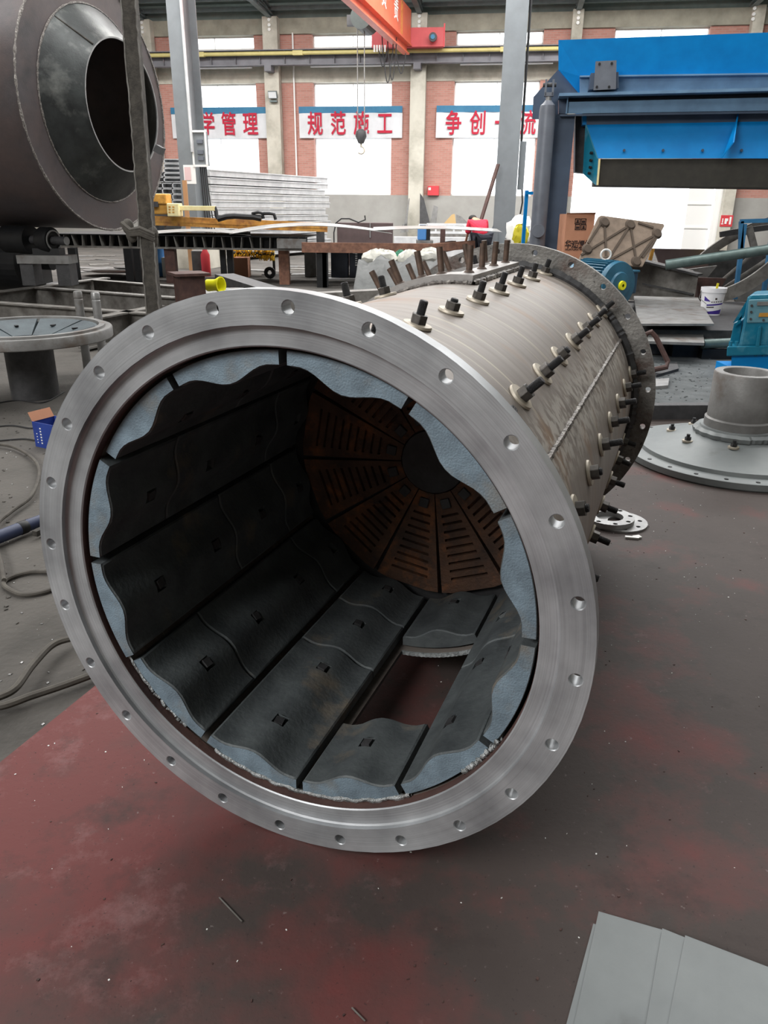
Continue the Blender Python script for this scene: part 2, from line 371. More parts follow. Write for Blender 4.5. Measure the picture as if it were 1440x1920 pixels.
def shell_mat():
    """rolled plate: streaks running round the drum, rust bleeding, ground-bright band along the seam at 60 degrees"""
    mt, N, L = node_mat('rolled_shell'); b = N['Principled BSDF']; b.inputs['Roughness'].default_value = .52; b.inputs['Metallic'].default_value = .2
    tc = N.new('ShaderNodeTexCoord'); O = tc.outputs['Object']
    def noise(scale, stretch, det=5):
        mp = N.new('ShaderNodeMapping'); mp.inputs['Scale'].default_value = stretch; L.new(O, mp.inputs[0])
        n = N.new('ShaderNodeTexNoise'); n.inputs['Scale'].default_value = scale; n.inputs['Detail'].default_value = det; L.new(mp.outputs[0], n.inputs['Vector']); return n.outputs[0]
    def rampc(s, p0, p1, a, c):
        r = N.new('ShaderNodeValToRGB'); r.color_ramp.elements[0].position = p0; r.color_ramp.elements[1].position = p1
        r.color_ramp.elements[0].color = (*lin(a), 1); r.color_ramp.elements[1].color = (*lin(c), 1); L.new(s, r.inputs[0]); return r.outputs[0]
    def rng(s, a, c):
        mr = N.new('ShaderNodeMapRange'); mr.inputs[1].default_value = a; mr.inputs[2].default_value = c; L.new(s, mr.inputs[0]); return mr.outputs[0]
    def mix(f, a, c):
        mx = N.new('ShaderNodeMix'); mx.data_type = 'RGBA'; L.new(f, mx.inputs[0]); L.new(a, mx.inputs[6]); mx.inputs[7].default_value = (*lin(c), 1); return mx.outputs[2]
    def math_(op, a, c):
        mm = N.new('ShaderNodeMath'); mm.operation = op
        for i, q in enumerate((a, c)):
            if isinstance(q, (int, float)): mm.inputs[i].default_value = q
            else: L.new(q, mm.inputs[i])
        return mm.outputs[0]
    col = rampc(noise(3, (1, 9, 1)), .3, .7, (120, 112, 106), (140, 132, 126))
    col = mix(rng(noise(1, (1.4, 60, 1.4), 2), .62, .72), col, (164, 155, 140))
    col = mix(math_('MULTIPLY', rng(noise(3.2, (1, 1.6, 1), 8), .56, .72), .55), col, (140, 104, 72))
    sx = N.new('ShaderNodeSeparateXYZ'); L.new(O, sx.inputs[0]); z = math_('SUBTRACT', sx.outputs[2], DH)
    a = math.radians(59.7); d = math_('ADD', math_('MULTIPLY', sx.outputs[0], math.sin(a)), math_('MULTIPLY', z, math.cos(a)))
    band = rng(d, .625*math.cos(math.radians(11)), .625*math.cos(math.radians(2)))
    col = mix(math_('MULTIPLY', math_('MULTIPLY', band, .6), rng(noise(24, (1, 1.4, 1), 6), .44, .56)), col, (202, 198, 192))
    col = mix(math_('MULTIPLY', rng(d, .625*math.cos(math.radians(6)), .625*math.cos(math.radians(1))), math_('MULTIPLY', rng(noise(14, (1, .6, 1), 5), .54, .68), .6)), col, (92, 82, 78))
    L.new(col, b.inputs[0])
    bp = N.new('ShaderNodeBump'); bp.inputs['Strength'].default_value = .1; bp.inputs['Distance'].default_value = .004
    L.new(noise(2, (2, 50, 2)), bp.inputs['Height']); L.new(bp.outputs[0], b.inputs['Normal']); return mt
M['shell'] = shell_mat()
M['flange_black'] = mat('rear_flange', (150, 148, 144), (96, 94, 92), .55, .3, 7, .4, 70, (92, 76, 70), 6, .62, .08, c4=(40, 40, 40), s4=45, t4=.66)

# ================================================================== SETTING
def slab(name, mt, pts, z0, z1, **k):
    b = MB(); b.prism([(x, y, z0) for x, y in pts], (0, 0, z1-z0)); return b.build(name, mt, **k)
struct(slab('floor', M['dirt'], [(-30, -14), (30, -14), (30, 35.3-30*math.tan(.145)), (-30, 35.3+30*math.tan(.145))], -.25, -.02, raw=True))

AW = 0.145; WD = 35.0
WU = Vector((math.cos(AW), -math.sin(AW), 0)); WN = Vector((-math.sin(AW), -math.cos(AW), 0)); WP = Vector((0, WD, 0))
def W(t, z, d=0.0): return WP + WU*t + WN*d + Vector((0, 0, z))
WM = Matrix((WU, -WN, Vector((0, 0, 1)))).transposed()
def wbox(mb, t0, t1, z0, z1, d0, d1): return mb.box(W((t0+t1)/2, (z0+z1)/2, (d0+d1)/2), (t1-t0, d1-d0, z1-z0), WM)
WIN = [(-8.95, -5.5), (-3.1, .15), (2.65, 6.0), (8.65, 12.1)]
SILL, HEAD = 2.06, 6.26
def place_wall(name, mt, boxes):
    b = MB()
    for q in boxes: wbox(b, *q)
    b2 = b.bm; Mi = Matrix.Rotation(-AW, 3, 'Z')
    o = MB(); o.bm = b2
    # keep the wall's own axes so that brick courses follow it
    bmesh.ops.translate(b2, verts=b2.verts, vec=-WP); bmesh.ops.rotate(b2, verts=b2.verts, cent=(0, 0, 0), matrix=Matrix.Rotation(AW, 3, 'Z'))
    ob = o.build(name, mt, raw=True); ob.location = WP; ob.rotation_euler = (0, 0, -AW); return struct(ob)
brick = []; edges = [-22]+[v for ab in WIN for v in ab]+[24]
for a, b_ in zip(edges[::2], edges[1::2]):
    if a < 7 < b_+.1 and a > 5: pass
    brick.append((a, b_, SILL, HEAD, -.37, 0)); brick.append((a, b_, 7.45, 8.0, -.37, 0))
# the open gate cuts the wall between t = 7.6 and 13.45 up to z = 3.3
brick2 = []
for a, b_, z0, z1, d0, d1 in brick:
    if z0 > 6: brick2.append((a, b_, z0, z1, d0, d1)); continue
    if a == 6.0: brick2 += [(6.0, 7.6, z0, z1, d0, d1), (7.6, 8.65, 3.3, z1, d0, d1)]
    elif a == 12.1: brick2 += [(12.1, 13.45, 3.3, z1, d0, d1), (13.45, 24, z0, z1, d0, d1)]
    else: brick2.append((a, b_, z0, z1, d0, d1))
place_wall('wall_back', M['brick'], brick2)
place_wall('trim_1', M['base_render'], [(-22, 7.6, -.02, SILL, -.37, .02), (13.45, 24, -.02, SILL, -.37, .02)])
place_wall('trim_2', M['concrete'], [(-22, 24, HEAD, 6.92, -.37, .03), (8.65, 12.1, 3.3, 3.7, -.37, .0)])
place_wall('trim_3', M['old_concrete'], [(-22, 24, 7.96, 8.5, -.37, .12)])
place_wall('trim_30', M['roof'], [(-22, 24, 8.5, 9.2, -.37, -.05)])
place_wall('trim_4', M['concrete'], [(-22, 24, 6.92, 7.45, -.37, 0)])
k = 5
for t in (-16, -9.95, -4.68, 1.25, 7.2, 13.62, 19.5):
    wd = .3 if t not in (7.2,) else .32
    if abs(t-7.2) < .1 or abs(t-13.62) < .1: wd = .2
    place_wall('trim_%d' % k, M['concrete'], [(t-wd, t+wd, -.02, 8.5, .12, .5)]); k += 1
n = 1
for t0, t1 in WIN:
    for z0, z1 in ((SILL if t0 < 8 else 3.7, HEAD), (7.5, 7.96)):
        b = MB(); fw = .05
        for q in ((t0, t1, z0, z0+fw), (t0, t1, z1-fw, z1), (t0, t0+fw, z0, z1), (t1-fw, t1, z0, z1), ((t0+t1)/2-.015, (t0+t1)/2+.015, z0, z1)):
            wbox(b, *q, -.3, -.24)
        if z1-z0 > 1: wbox(b, t0, t1, 4.2, 4.26, -.3, -.24)
        o = struct(b.build('window_%d' % n, M['white'])); n += 1
        p = MB(); wbox(p, t0+.02, t1-.02, z0+.02, z1-.02, -.275, -.268); p.build('pane', M['glass'], o)
# open gate: a white post and a sliding leaf pushed to the right
b = MB(); wbox(b, 13.2, 13.45, -.02, 3.3, -.3, .05); wbox(b, 7.6, 13.45, 3.2, 3.3, -.3, .05); struct(b.build('door_1', M['white']))
# roof and trusses
b = MB()
nr = 220
for i in range(nr):
    t = -26+52*i/nr; dz = .04*(i % 2)
    wbox(b, t, t+52/nr, 9.06+dz, 9.1+dz, -.6, -.2) if False else None
b.prism([W(-26, 9.0, -.6), W(26, 9.0, -.6), W(26, 12.6, 36), W(-26, 12.6, 36)], (0, 0, .06))
struct(b.build('ceiling', M['roof'], raw=True))
b = MB()
b.prism([W(-26, 12.6, 36), W(26, 12.6, 36), W(26, 12.6, 52), W(-26, 12.6, 52)], (0, 0, .06)); struct(b.build('ceiling_rear', M['roof'], raw=True))
for i, (a, c) in enumerate((((-21, -14), (-21, 42)), ((21, -14), (21, 42)), ((-21, -13.9), (21, -13.9)))):
    b = MB(); b.box2((min(a[0], c[0])-.1, min(a[1], c[1])-.1, -.02), (max(a[0], c[0])+.1, max(a[1], c[1])+.1, 12.6)); struct(b.build(('wall_left', 'wall_right', 'wall_front')[i], M['concrete'], raw=True))
for i, t in enumerate((-9.95, -4.68, 1.25, 7.2, 13.4)):
    b = MB()
    b.ibeam(W(t, 8.62, .1), W(t, 9.9, 9), .25, .22, .02); b.ibeam(W(t, 8.55, .3), W(t, 8.75, 9), .2, .18, .02)
    for q in range(5):
        d0 = .4+q*1.5; b.bar(W(t, 8.6, d0), W(t, 8.7+.13*(d0+.8), d0+.8), .08, .08)
    struct(b.build('trim_%d' % (20+i), M['truss']))
b = MB()
for d in (.5, 1.6, 2.8):
    b.chan(W(-24, 8.72+.1*d, d), W(24, 8.72+.1*d, d), .07, .16, .01)
struct(b.build('trim_26', M['truss']))
b = MB()
for t in (-4.68, 1.25, 7.2, 13.4, -9.95):
    for z in (8.05, 8.2, 8.38): b.cyl(W(t, z, .5), W(t, z, .56), .06, n=10)
struct(b.build('trim_27', M['white']))
# crane runway along the wall
b = MB(); b.ibeam(W(-22, 7.02, .85), W(22, 7.02, .85), .3, .54, .03)
for i in range(44): wbox(b, -22+i, -21.985+i, 6.79, 7.25, .8, .98)
for t in (-9.95, -4.68, 1.25, 7.2, 13.5): wbox(b, t-.14, t+.14, 6.55, 6.75, .45, 1.0)
struct(b.build('trim_28', M['crane_beam']))
b = MB(); b.cyl(W(-20, 7.13, 1.12), W(20, 7.13, 1.12), .07, n=12)
for i in range(19):
    if i % 2 == 0: wbox(b, -19.6+i*2, -19.2+i*2, 7.05, 7.21, 1.0, 1.2)
b.build('conductor_duct', M['duct_yellow'], tag=('long yellow conductor duct running along the grey crane runway beam', 'duct'))
for i, (t0, t1) in enumerate(((-8.2, -5.4), (-3.0, 1.0), (2.9, 6.4))):
    b = MB(); wbox(b, t0, t1, 6.69, 6.74, .7, .78)
    b.build('tube_lamp', M['lamp_white'], tag=(('white tube lamp under the runway beam, above the leftmost slogan banner', 'white tube lamp under the runway beam, above the middle slogan banner', 'white tube lamp under the runway beam, above the banner by the blue machine')[i], 'lamp', 'tube lamps under the crane runway'))
# wall pipe, floodlight, fire box, sign
b = MB(); b.cyl(W(-3.86, 2.3, .1), W(-3.86, 8.0, .1), .035, n=10)
b.build('wall_pipe', M['white'], tag=('thin pale conduit rising beside the second concrete pier', 'pipe'))
r = thing('floodlight', W(-4.6, 5.55, .6), 'square white floodlight mounted on the concrete pier between two banners', 'lamp')
b = MB(); b.box(W(-4.6, 5.75, .7), (.36, .1, .26), WM @ Matrix.Rotation(.35, 3, 'X')); b.build('housing', M['truss'], r)
b = MB(); b.box(W(-4.6, 5.735, .755), (.32, .02, .22), WM @ Matrix.Rotation(.35, 3, 'X')); b.build('lens', M['lamp_white'], r)
b = MB(); wbox(b, -4.75, -4.45, 5.5, 5.56, .5, .66); b.build('bracket', M['truss'], r)
r = thing('fire_hose_box', W(1.94, 2.05, .1), 'red fire hose box low on the brick beside the concrete pier', 'fire box')
b = MB(); wbox(b, 1.72, 2.18, 2.06, 2.42, .0, .18); b.build('body', M['fire_red'], r)
b = MB(); wbox(b, 1.75, 1.85, 2.26, 2.36, .18, .19); b.build('badge', M['white'], r)
r = thing('fire_sign', W(13.62, 1.0, .52), 'red fire equipment sign on the pale post beside the open gate', 'sign')
b = MB(); wbox(b, 13.4, 13.86, 1.0, 1.42, .5, .52); b.build('board', M['fire_red'], r)
b = MB()
for q in ((13.46, 13.5, 1.14, 1.3), (13.44, 13.52, 1.08, 1.12), (13.56, 13.64, 1.1, 1.3), (13.64, 13.68, 1.2, 1.3), (13.73, 13.8, 1.08, 1.36)): wbox(b, *q, .52, .53)
b.build('symbol', M['white'], r)
# slogan banners
for (t0, t1, txt, lab) in ((-9.22, -5.08, '科学管理', 'white slogan banner with red characters, half hidden behind the left steel column'),
                           (-3.69, .6, '规范施工', 'white slogan banner in the middle, its red text fully in view above the hook'),
                           (1.98, 6.35, '争创一流', 'white slogan banner behind the right steel column beside the blue machine')):
    r = thing('slogan_banner', W((t0+t1)/2, 4.22, .1), lab, 'banner', 'slogan banners on the brick wall')
    b = MB(); nseg = 24
    for zz, dd in ((0, 0),):
        pts = []
        for i in range(nseg):
            a0 = t0+(t1-t0)*i/nseg; a1 = t0+(t1-t0)*(i+1)/nseg
            f = lambda a: .1+.02*math.sin(a*7)
            b.prism([W(a0, 4.22, f(a0)), W(a1, 4.22, f(a1)), W(a1, 5.14, f(a1)), W(a0, 5.14, f(a0))], WN*.006)
    b.build('cloth', M['banner'], r, weld=False)
    b = MB(); wbox(b, t0, t1, 5.14, 5.38, .09, .115); b.build('blue_edge', M['banner_blue'], r)
    for i, ch in enumerate(txt):
        t = t0+(t1-t0)*(.16+.225*i)
        text('character', ch, .92, frame_M(W(t, 4.69, .15), WU, (0, 0, 1)), M['red_text'], r, .006, .013, sx=.72)

# steel columns
def column(P, fl, lab, d=1.24):
    r = thing('steel_column', P, lab, 'column', 'grey steel columns')
    h, zb = 9.3, .74
    b = MB(); c = Vector((0, 0, (h+zb)/2)); hh = h-zb
    b.box(P+c, (fl, .04, hh), WM); b.box(P-WN*d+c, (fl, .04, hh), WM); b.box(P-WN*(d/2)+c, (.03, d-.04, hh), WM); b.build('shaft', M['column'], r)
    b = MB(); b.box(P-WN*(d/2)+Vector((0, 0, zb-.03)), (fl+.5, d+.5, .06), WM); b.build('base_plate', M['column'], r)
    b = MB(); b.box(P-WN*(d/2)+Vector((0, 0, (zb-.06)/2-.01)), (fl+.6, d+.6, zb-.04), WM); b.build('plinth', M['concrete'], r)
    for s_ in (-1, 1):
        b = MB(); b.prism([P+WU*s_*fl/2+Vector((0, 0, zb)), P+WU*s_*(fl/2+.22)+Vector((0, 0, zb)), P+WU*s_*fl/2+Vector((0, 0, zb+.45))], WN*.03); b.build('gusset', M['column'], r)
    return r
PR = px(955, 250, 21.0); PR.z = 0
PL = px(345, 250, 22.3); PL.z = 0
cR = column(PR, .53, 'grey steel column beside the blue machine, banner characters on both sides of it')
cL = column(PL, .4, 'grey steel column beside the round drum mouth, with a switch box on it', .95)
b = MB(); b.cyl(PL+WU*.21+WN*.06+Vector((0, 0, 2.9)), PL+WU*.21+WN*.06+Vector((0, 0, 9)), .04, n=10); b.build('conduit', M['galv'], cL)
b = MB(); b.cyl(PR+WU*.31-WN*.4+Vector((0, 0, 2.4)), PR+WU*.31-WN*.4+Vector((0, 0, 9)), .03, n=8); b.build('conduit', M['cable_black'], cR)
b = MB(); b.box(PR-WU*.5+WN*.1+Vector((0, 0, .9)), (.75, .04, .3), WM); b.build('stiffener_plate', M['column'], cR)
q = PL+WU*.4-WN*.1
r = thing('switch_box', q+Vector((0, 0, 2.5)), 'open grey electrical switch box fixed to the left steel column', 'electrical box')
b = MB(); b.box(q+Vector((0, 0, 2.98)), (.34, .2, .82), WM); b.build('cabinet', M['column'], r)
b = MB()
for z in (2.57, 3.39): b.box(q+WN*.12+Vector((0, 0, z)), (.4, .05, .05), WM)
for s_ in (-.18, .18): b.box(q+WN*.12+WU*s_+Vector((0, 0, 2.98)), (.04, .05, .8), WM)
b.build('rim', M['white'], r)
for z in (3.15, 2.9, 2.75): b = MB(); b.box(q+WN*.11+Vector((.02, 0, z)), (.16, .05, .09), WM); b.build('breaker', M['cyl_grey'], r)
b = MB(); b.box(PL+WN*.03+Vector((0.08, 0, 2.36)), (.33, .012, .46), WM)
r = b.build('paper_notice', M['white'], tag=('white paper notice with pinkish print taped to the left column', 'notice'))
b = MB(); b.box(PL+WN*.037+Vector((.03, 0, 2.38)), (.17, .006, .32), WM); b.build('print', mat('faded_pink', (220, 190, 190), None, .8), r)
b = MB()
for i in range(4): b.tube([PL+WU*(.36+.05*i)-WN*.05+Vector((0, 0, 2.58)), PL+WU*(.38+.06*i)-WN*.05+Vector((0, 0, 1.7)), PL+WU*(.42+.08*i)-WN*.02+Vector((0, 0, .9))], .018, 6)
b.build('cable_bundle', M['cable_black'], tag=('black cables hanging down from the switch box on the column', 'cable'))
r = thing('small_switch_box', PR+WU*.38+Vector((0, 0, 2.0)), 'narrow pale switch box with hanging cable on the right steel column', 'electrical box')
b = MB(); b.box(PR+WU*.36-WN*.3+Vector((0, 0, 2.6)), (.15, .3, 1.1), WM); b.build('cabinet', M['column'], r)
b = MB(); b.tube([PR+WU*.4-WN*.3+Vector((0, 0, 2.1)), PR+WU*.44-WN*.3+Vector((0, 0, 1.75)), PR+WU*.36-WN*.3+Vector((0, 0, 1.1))], .02, 6); b.build('cable', M['cable_black'], r)
b = MB(); b.bar(px(893, 442, 20.3), px(934, 308, 20.75), .09, .04); b.build('steel_pole', M['rust_brown'], tag=('rusty flat bar leaning against the right steel column', 'bar'))

# ------------------------------------------------------------------ overhead crane
YC = 33.2
gdir = Vector((-math.sin(.225), -math.cos(.225), 0.0)); gx = Vector((gdir.y, -gdir.x, 0))*-1   # gx to the right
gx = Vector((math.cos(.225), -math.sin(.225), 0))
GB = px(757, 87, YC); GB = GB+gx*.06
r = thing('overhead_crane', (GB.x, GB.y, GB.z), 'orange single girder overhead crane riding on the wall runway beam', 'crane')
b = MB(); Lg = 16; A = GB; B_ = GB+gdir*Lg
hgt = 1.15
prof = [(-.12, .05), (.2, .05), (.2, hgt), (-.12, hgt)]
b.prism([A+gx*x+Vector((0, 0, z)) for x, z in prof], gdir*Lg); b.build('girder', M['orange'], r)
b = MB(); b.bar(A+gx*.04+Vector((0, 0, .03)), B_+gx*.04+Vector((0, 0, .03)), .42, .06); b.bar(A+gx*.04+Vector((0, 0, -.25)), B_+gx*.04+Vector((0, 0, -.25)), .24, .05); b.bar(A+gx*.04+Vector((0, 0, -.1)), B_+gx*.04+Vector((0, 0, -.1)), .04, .3); b.build('lower_flange', M['orange'], r)
b = MB()
for z in (.5, .62): pass
for dd in (1.55, 1.75): b.box(A+gdir*dd+gx*.205+Vector((0, 0, .6)), (.01, .05, 1.05), Matrix((gx, gdir, Vector((0, 0, 1)))).transposed())
b.build('stripe', M['yellow'], r)
text('character', '责', .7, frame_M(A+gdir*2.6+gx*.21+Vector((0, 0, .62)), -gdir, (0, 0, 1)), M['white'], r, .004, .006)
text('character', '负', .7, frame_M(A+gdir*4.4+gx*.21+Vector((0, 0, .62)), -gdir, (0, 0, 1)), M['white'], r, .004, .006)
et0 = px(698, 72, YC+.3); et1 = px(832, 70, YC+.0)
b = MB(); ez = (px(765, 56, YC).z+px(765, 84, YC).z)/2; a = Vector((et0.x, et0.y, ez)); c = Vector((et1.x, et1.y, ez)); b.bar(a, c, .35, .62); b.build('end_truck', M['crane_red'], r)
b = MB(); q = px(812, 70, YC-.3); b.cyl(q, q+WN*.1, .15, n=20); b.build('wheel', M['dark_steel'], r)
b = MB(); b.cyl(q+WN*.1, q+WN*.13, .08, n=16); b.build('wheel_hub', M['banner_blue'], r)
b = MB(); q = px(833, 66, YC-.1); b.box(q, (.05, .06, .75), WM); b.build('buffer', M['fire_red'], r)
b = MB()
for i in range(5): q = px(702+i*5, 91, YC-.2); b.box(q, (.06, .06, .22), WM)
b.build('brush_holder', M['white'], r)
# hoist under the girder
hq = px(684, 38, 30.6)
r = thing('hoist', (hq.x, hq.y, hq.z-.4), 'dark electric hoist hanging under the orange crane girder', 'hoist')
b = MB(); b.cyl(hq-gdir*.55, hq+gdir*.55, .36, n=24); b.cyl(hq-gdir*.75, hq-gdir*.55, .25, n=20); b.build('drum', mat('hoist_green', (52, 60, 58), (44, 52, 50), .5, .1), r)
b = MB(); b.box(hq+gx*.42+Vector((0, 0, .12)), (.36, .5, .4)); b.box(hq+gx*-.5, (.25, .3, .3)); b.build('motor', M['dark_steel'], r)
b = MB(); b.box(hq+gx*.1+Vector((0, 0, .5)), (.5, .6, .16)); b.bar(hq+Vector((0, 0, .3)), hq+Vector((0, 0, .75)), .12, .2); b.build('trolley', M['dark_steel'], r)
hk = px(677, 256, 30.6)
b = MB()
for s in (-.12, .12): b.cyl(Vector((hk.x+s, hk.y, hk.z+.27)), Vector((hk.x+s, hk.y, hq.z-.2)), .02, n=6)
b.build('wire_rope', M['grey_steel'], r)
r = thing('hook_block', (hk.x, hk.y, hk.z-.5), 'dark crane hook block hanging in front of the middle window', 'crane hook')
b = MB(); b.lathe([(0.001, -.24), (.1, -.22), (.2, 0), (.17, .16), (.08, .24), (.001, .25)], hk, (0, 0, 1), 20); b.build('block', M['dark_steel'], r, smooth=True)
b = MB(); pts = [hk+Vector((0, 0, -.2)), hk+Vector((0, 0, -.32))]
for i in range(9): t = math.radians(100-30*i); pts.append(hk+Vector((.0+.12*math.cos(t), 0, -.44+.12*math.sin(t))))
b.tube(pts, .035, 8); b.build('hook', M['washer'], r, smooth=True)
b = MB()
for i, (x0, y0, y1, wd) in enumerate(((727, 62, 155, 9), (735, 70, 150, 7), (718, 95, 125, 6), (752, 100, 138, 7))):
    pts = []
    for j in range(17):
        t = j/16; pts.append(px(x0+wd*2*(t-.5)*(1.2 if abs(t-.5) > .4 else 1), y0+(y1-y0)*math.sin(math.pi*t)**.6, 31.2))
    b.tube(pts, .018, 6)
b.build('festoon_cable', M['cable_black'], tag=('loops of dark festoon cable dangling from the orange crane girder', 'cable'))

# ================================================================== FLOOR PIECES
e0 = pz(0, 1430); e1 = pz(180, 1285); dv = (e1-e0).normalized()
A0 = e0-dv*5; A1 = e0+dv*4.2
b = MB(); b.prism([(A0.x, A0.y, -.02), (9, A0.y-1, -.02), (9, 6.45, -.02), (A1.x+.2, 6.45, -.02)], (0, 0, .02))
b.build('floor_plate', M['plate_red'], raw=True, tag=('large dusty red oxide steel floor plate the big drum lies on', 'floor plate'))
b = MB(); b.prism([(1.0, 6.5, -.02), (9, 6.5, -.02), (9, 9.3, -.02), (1.0, 9.3, -.02)], (0, 0, .012)); struct(b.build('floor_grit', M['grit'], raw=True))
b = MB(); p0 = pz(1200, 790); p1 = pz(1345, 788); b.chan(p0+Vector((0, .1, .06)), p1+Vector((0.3, .1, .06)), .1, .12); b.build('channel_bar', M['dark_steel'], tag=('dark steel channel lying on the floor behind the right dished cover', 'steel bar'))

# ================================================================== BALL MILL DRUM (local axes: x across, y along the axis away from the mouth, z up)
def P(r, ang, off): a = math.radians(ang); return Vector((r*math.sin(a), off, DH+r*math.cos(a)))
mill = thing('ball_mill_drum', (0, 0, 0), 'large open steel grinding drum with bolted flanges lying on the red floor plate', 'ball mill drum')
def bolted_ring(mb, ri, ro, y0, y1, Rb, rh, phase, nh=24, ch=.004):
    bm = mb.bm; half = 180/nh
    for k in range(nh):
        ac = phase+k*360/nh; rows = []
        sq = []
        for i in range(16):
            t = 2*math.pi*i/16; c, s = math.cos(t), math.sin(t); q = max(abs(c), abs(s)); c /= q; s /= q
            rr = Rb+(ro-Rb)*s if s > 0 else Rb+(Rb-ri)*s
            sq.append((ac+half*c, rr))
        hp = lambda rad, y: [bm.verts.new(P(Rb+rad*math.sin(2*math.pi*i/16), ac+math.degrees(rad*math.cos(2*math.pi*i/16)/Rb), y)) for i in range(16)]
        F = [bm.verts.new(P(r, a, y0)) for a, r in sq]; H0 = hp(rh+ch, y0); H1 = hp(rh, y0+ch); H2 = hp(rh, y1-ch); H3 = hp(rh+ch, y1); Bk = [bm.verts.new(P(r, a, y1)) for a, r in sq]
        for A, B in ((F, H0), (H0, H1), (H1, H2), (H2, H3), (H3, Bk)):
            for i in range(16):
                j = (i+1) % 16; bm.faces.new((A[i], A[j], B[j], B[i]))
        for i in range(2, 6): bm.faces.new((F[i], Bk[i], Bk[i+1], F[i+1]))
        for i in range(10, 14): bm.faces.new((F[i], F[i+1], Bk[i+1], Bk[i]))
YX = (0, 1, 0)
b = MB(); bolted_ring(b, .66, .734, 0, .042, .70, .0145, math.degrees(-.2025), ch=.002)
b.lathe([(.66, .0), (.6595, .012), (.656, .0165), (.651, .018), (.615, .018), (.612, .021), (.612, .047), (.66, .047), (.66, .04)], (0, 0, DH), YX, 192)
b.build('front_flange', M['turned'], mill, smooth=True, weld=True)
b = MB(); bolted_ring(b, .626, .734, 2.426, 2.466, .70, .0135, math.degrees(-.3823), ch=.001)
b.build('rear_flange', M['flange_black'], mill, smooth=True, weld=True)
# shell with the lower manhole cut through it
HA0, HA1, HY0, HY1 = 147.5, 178.6, .325, .84
RO, RI = .626, .613
angs = sorted(set([i*2.0-180 for i in range(180)]+[HA0, HA1]))
ys = [.03, .17, HY0, .5, .66, HY1, 1.1, 1.4, 1.7, 2.0, 2.3, 2.44]
b = MB(); bm = b.bm; VO = {}; VI = {}
for i, a in enumerate(angs):
    for j, y in enumerate(ys): VO[i, j] = bm.verts.new(P(RO, a, y)); VI[i, j] = bm.verts.new(P(RI, a, y))
na = len(angs)
inside = lambda a0, a1, y0, y1: a0 >= HA0-.01 and a1 <= HA1+.01 and y0 >= HY0-.001 and y1 <= HY1+.001
for i in range(na):
    i2 = (i+1) % na; a0, a1 = angs[i], angs[i2] if i2 else angs[0]+360
    for j in range(len(ys)-1):
        if inside(a0, a1, ys[j], ys[j+1]): continue
        bm.faces.new((VO[i, j], VO[i2, j], VO[i2, j+1], VO[i, j+1])); bm.faces.new((VI[i, j], VI[i, j+1], VI[i2, j+1], VI[i2, j]))
    for j in (0, len(ys)-1): bm.faces.new((VO[i, j], VI[i, j], VI[i2, j], VO[i2, j]))
b.build('shell', M['shell'], mill, smooth=True)
b = MB()
for y, s in ((HY0, 1), (HY1, -1)):
    b = MB()
    for q in range(40):
        a0 = HA0+(HA1-HA0)*q/40; a1 = HA0+(HA1-HA0)*(q+1)/40; d = .003*(q % 2)
        b.face([P(RI-.001, a0, y+s*d), P(RI-.001, a1, y+s*(.003-d)), P(RO+.001, a1, y+s*(.003-d)), P(RO+.001, a0, y+s*d)])
        b.face([P(RI-.001, a0, y+s*d), P(RI-.001, a1, y+s*(.003-d)), P(RI-.001, a1, y-s*.004), P(RI-.001, a0, y-s*.004)])
    b.build('manhole_edge', M['cutedge'], mill)['label'] = 'bright flame cut edge of the manhole'
b = MB()
for a in (HA0, HA1):
    b.face([P(RI-.001, a, HY0), P(RI-.001, a, HY1), P(RO+.001, a, HY1), P(RO+.001, a, HY0)])
b.build('manhole_side', M['dark_steel'], mill)
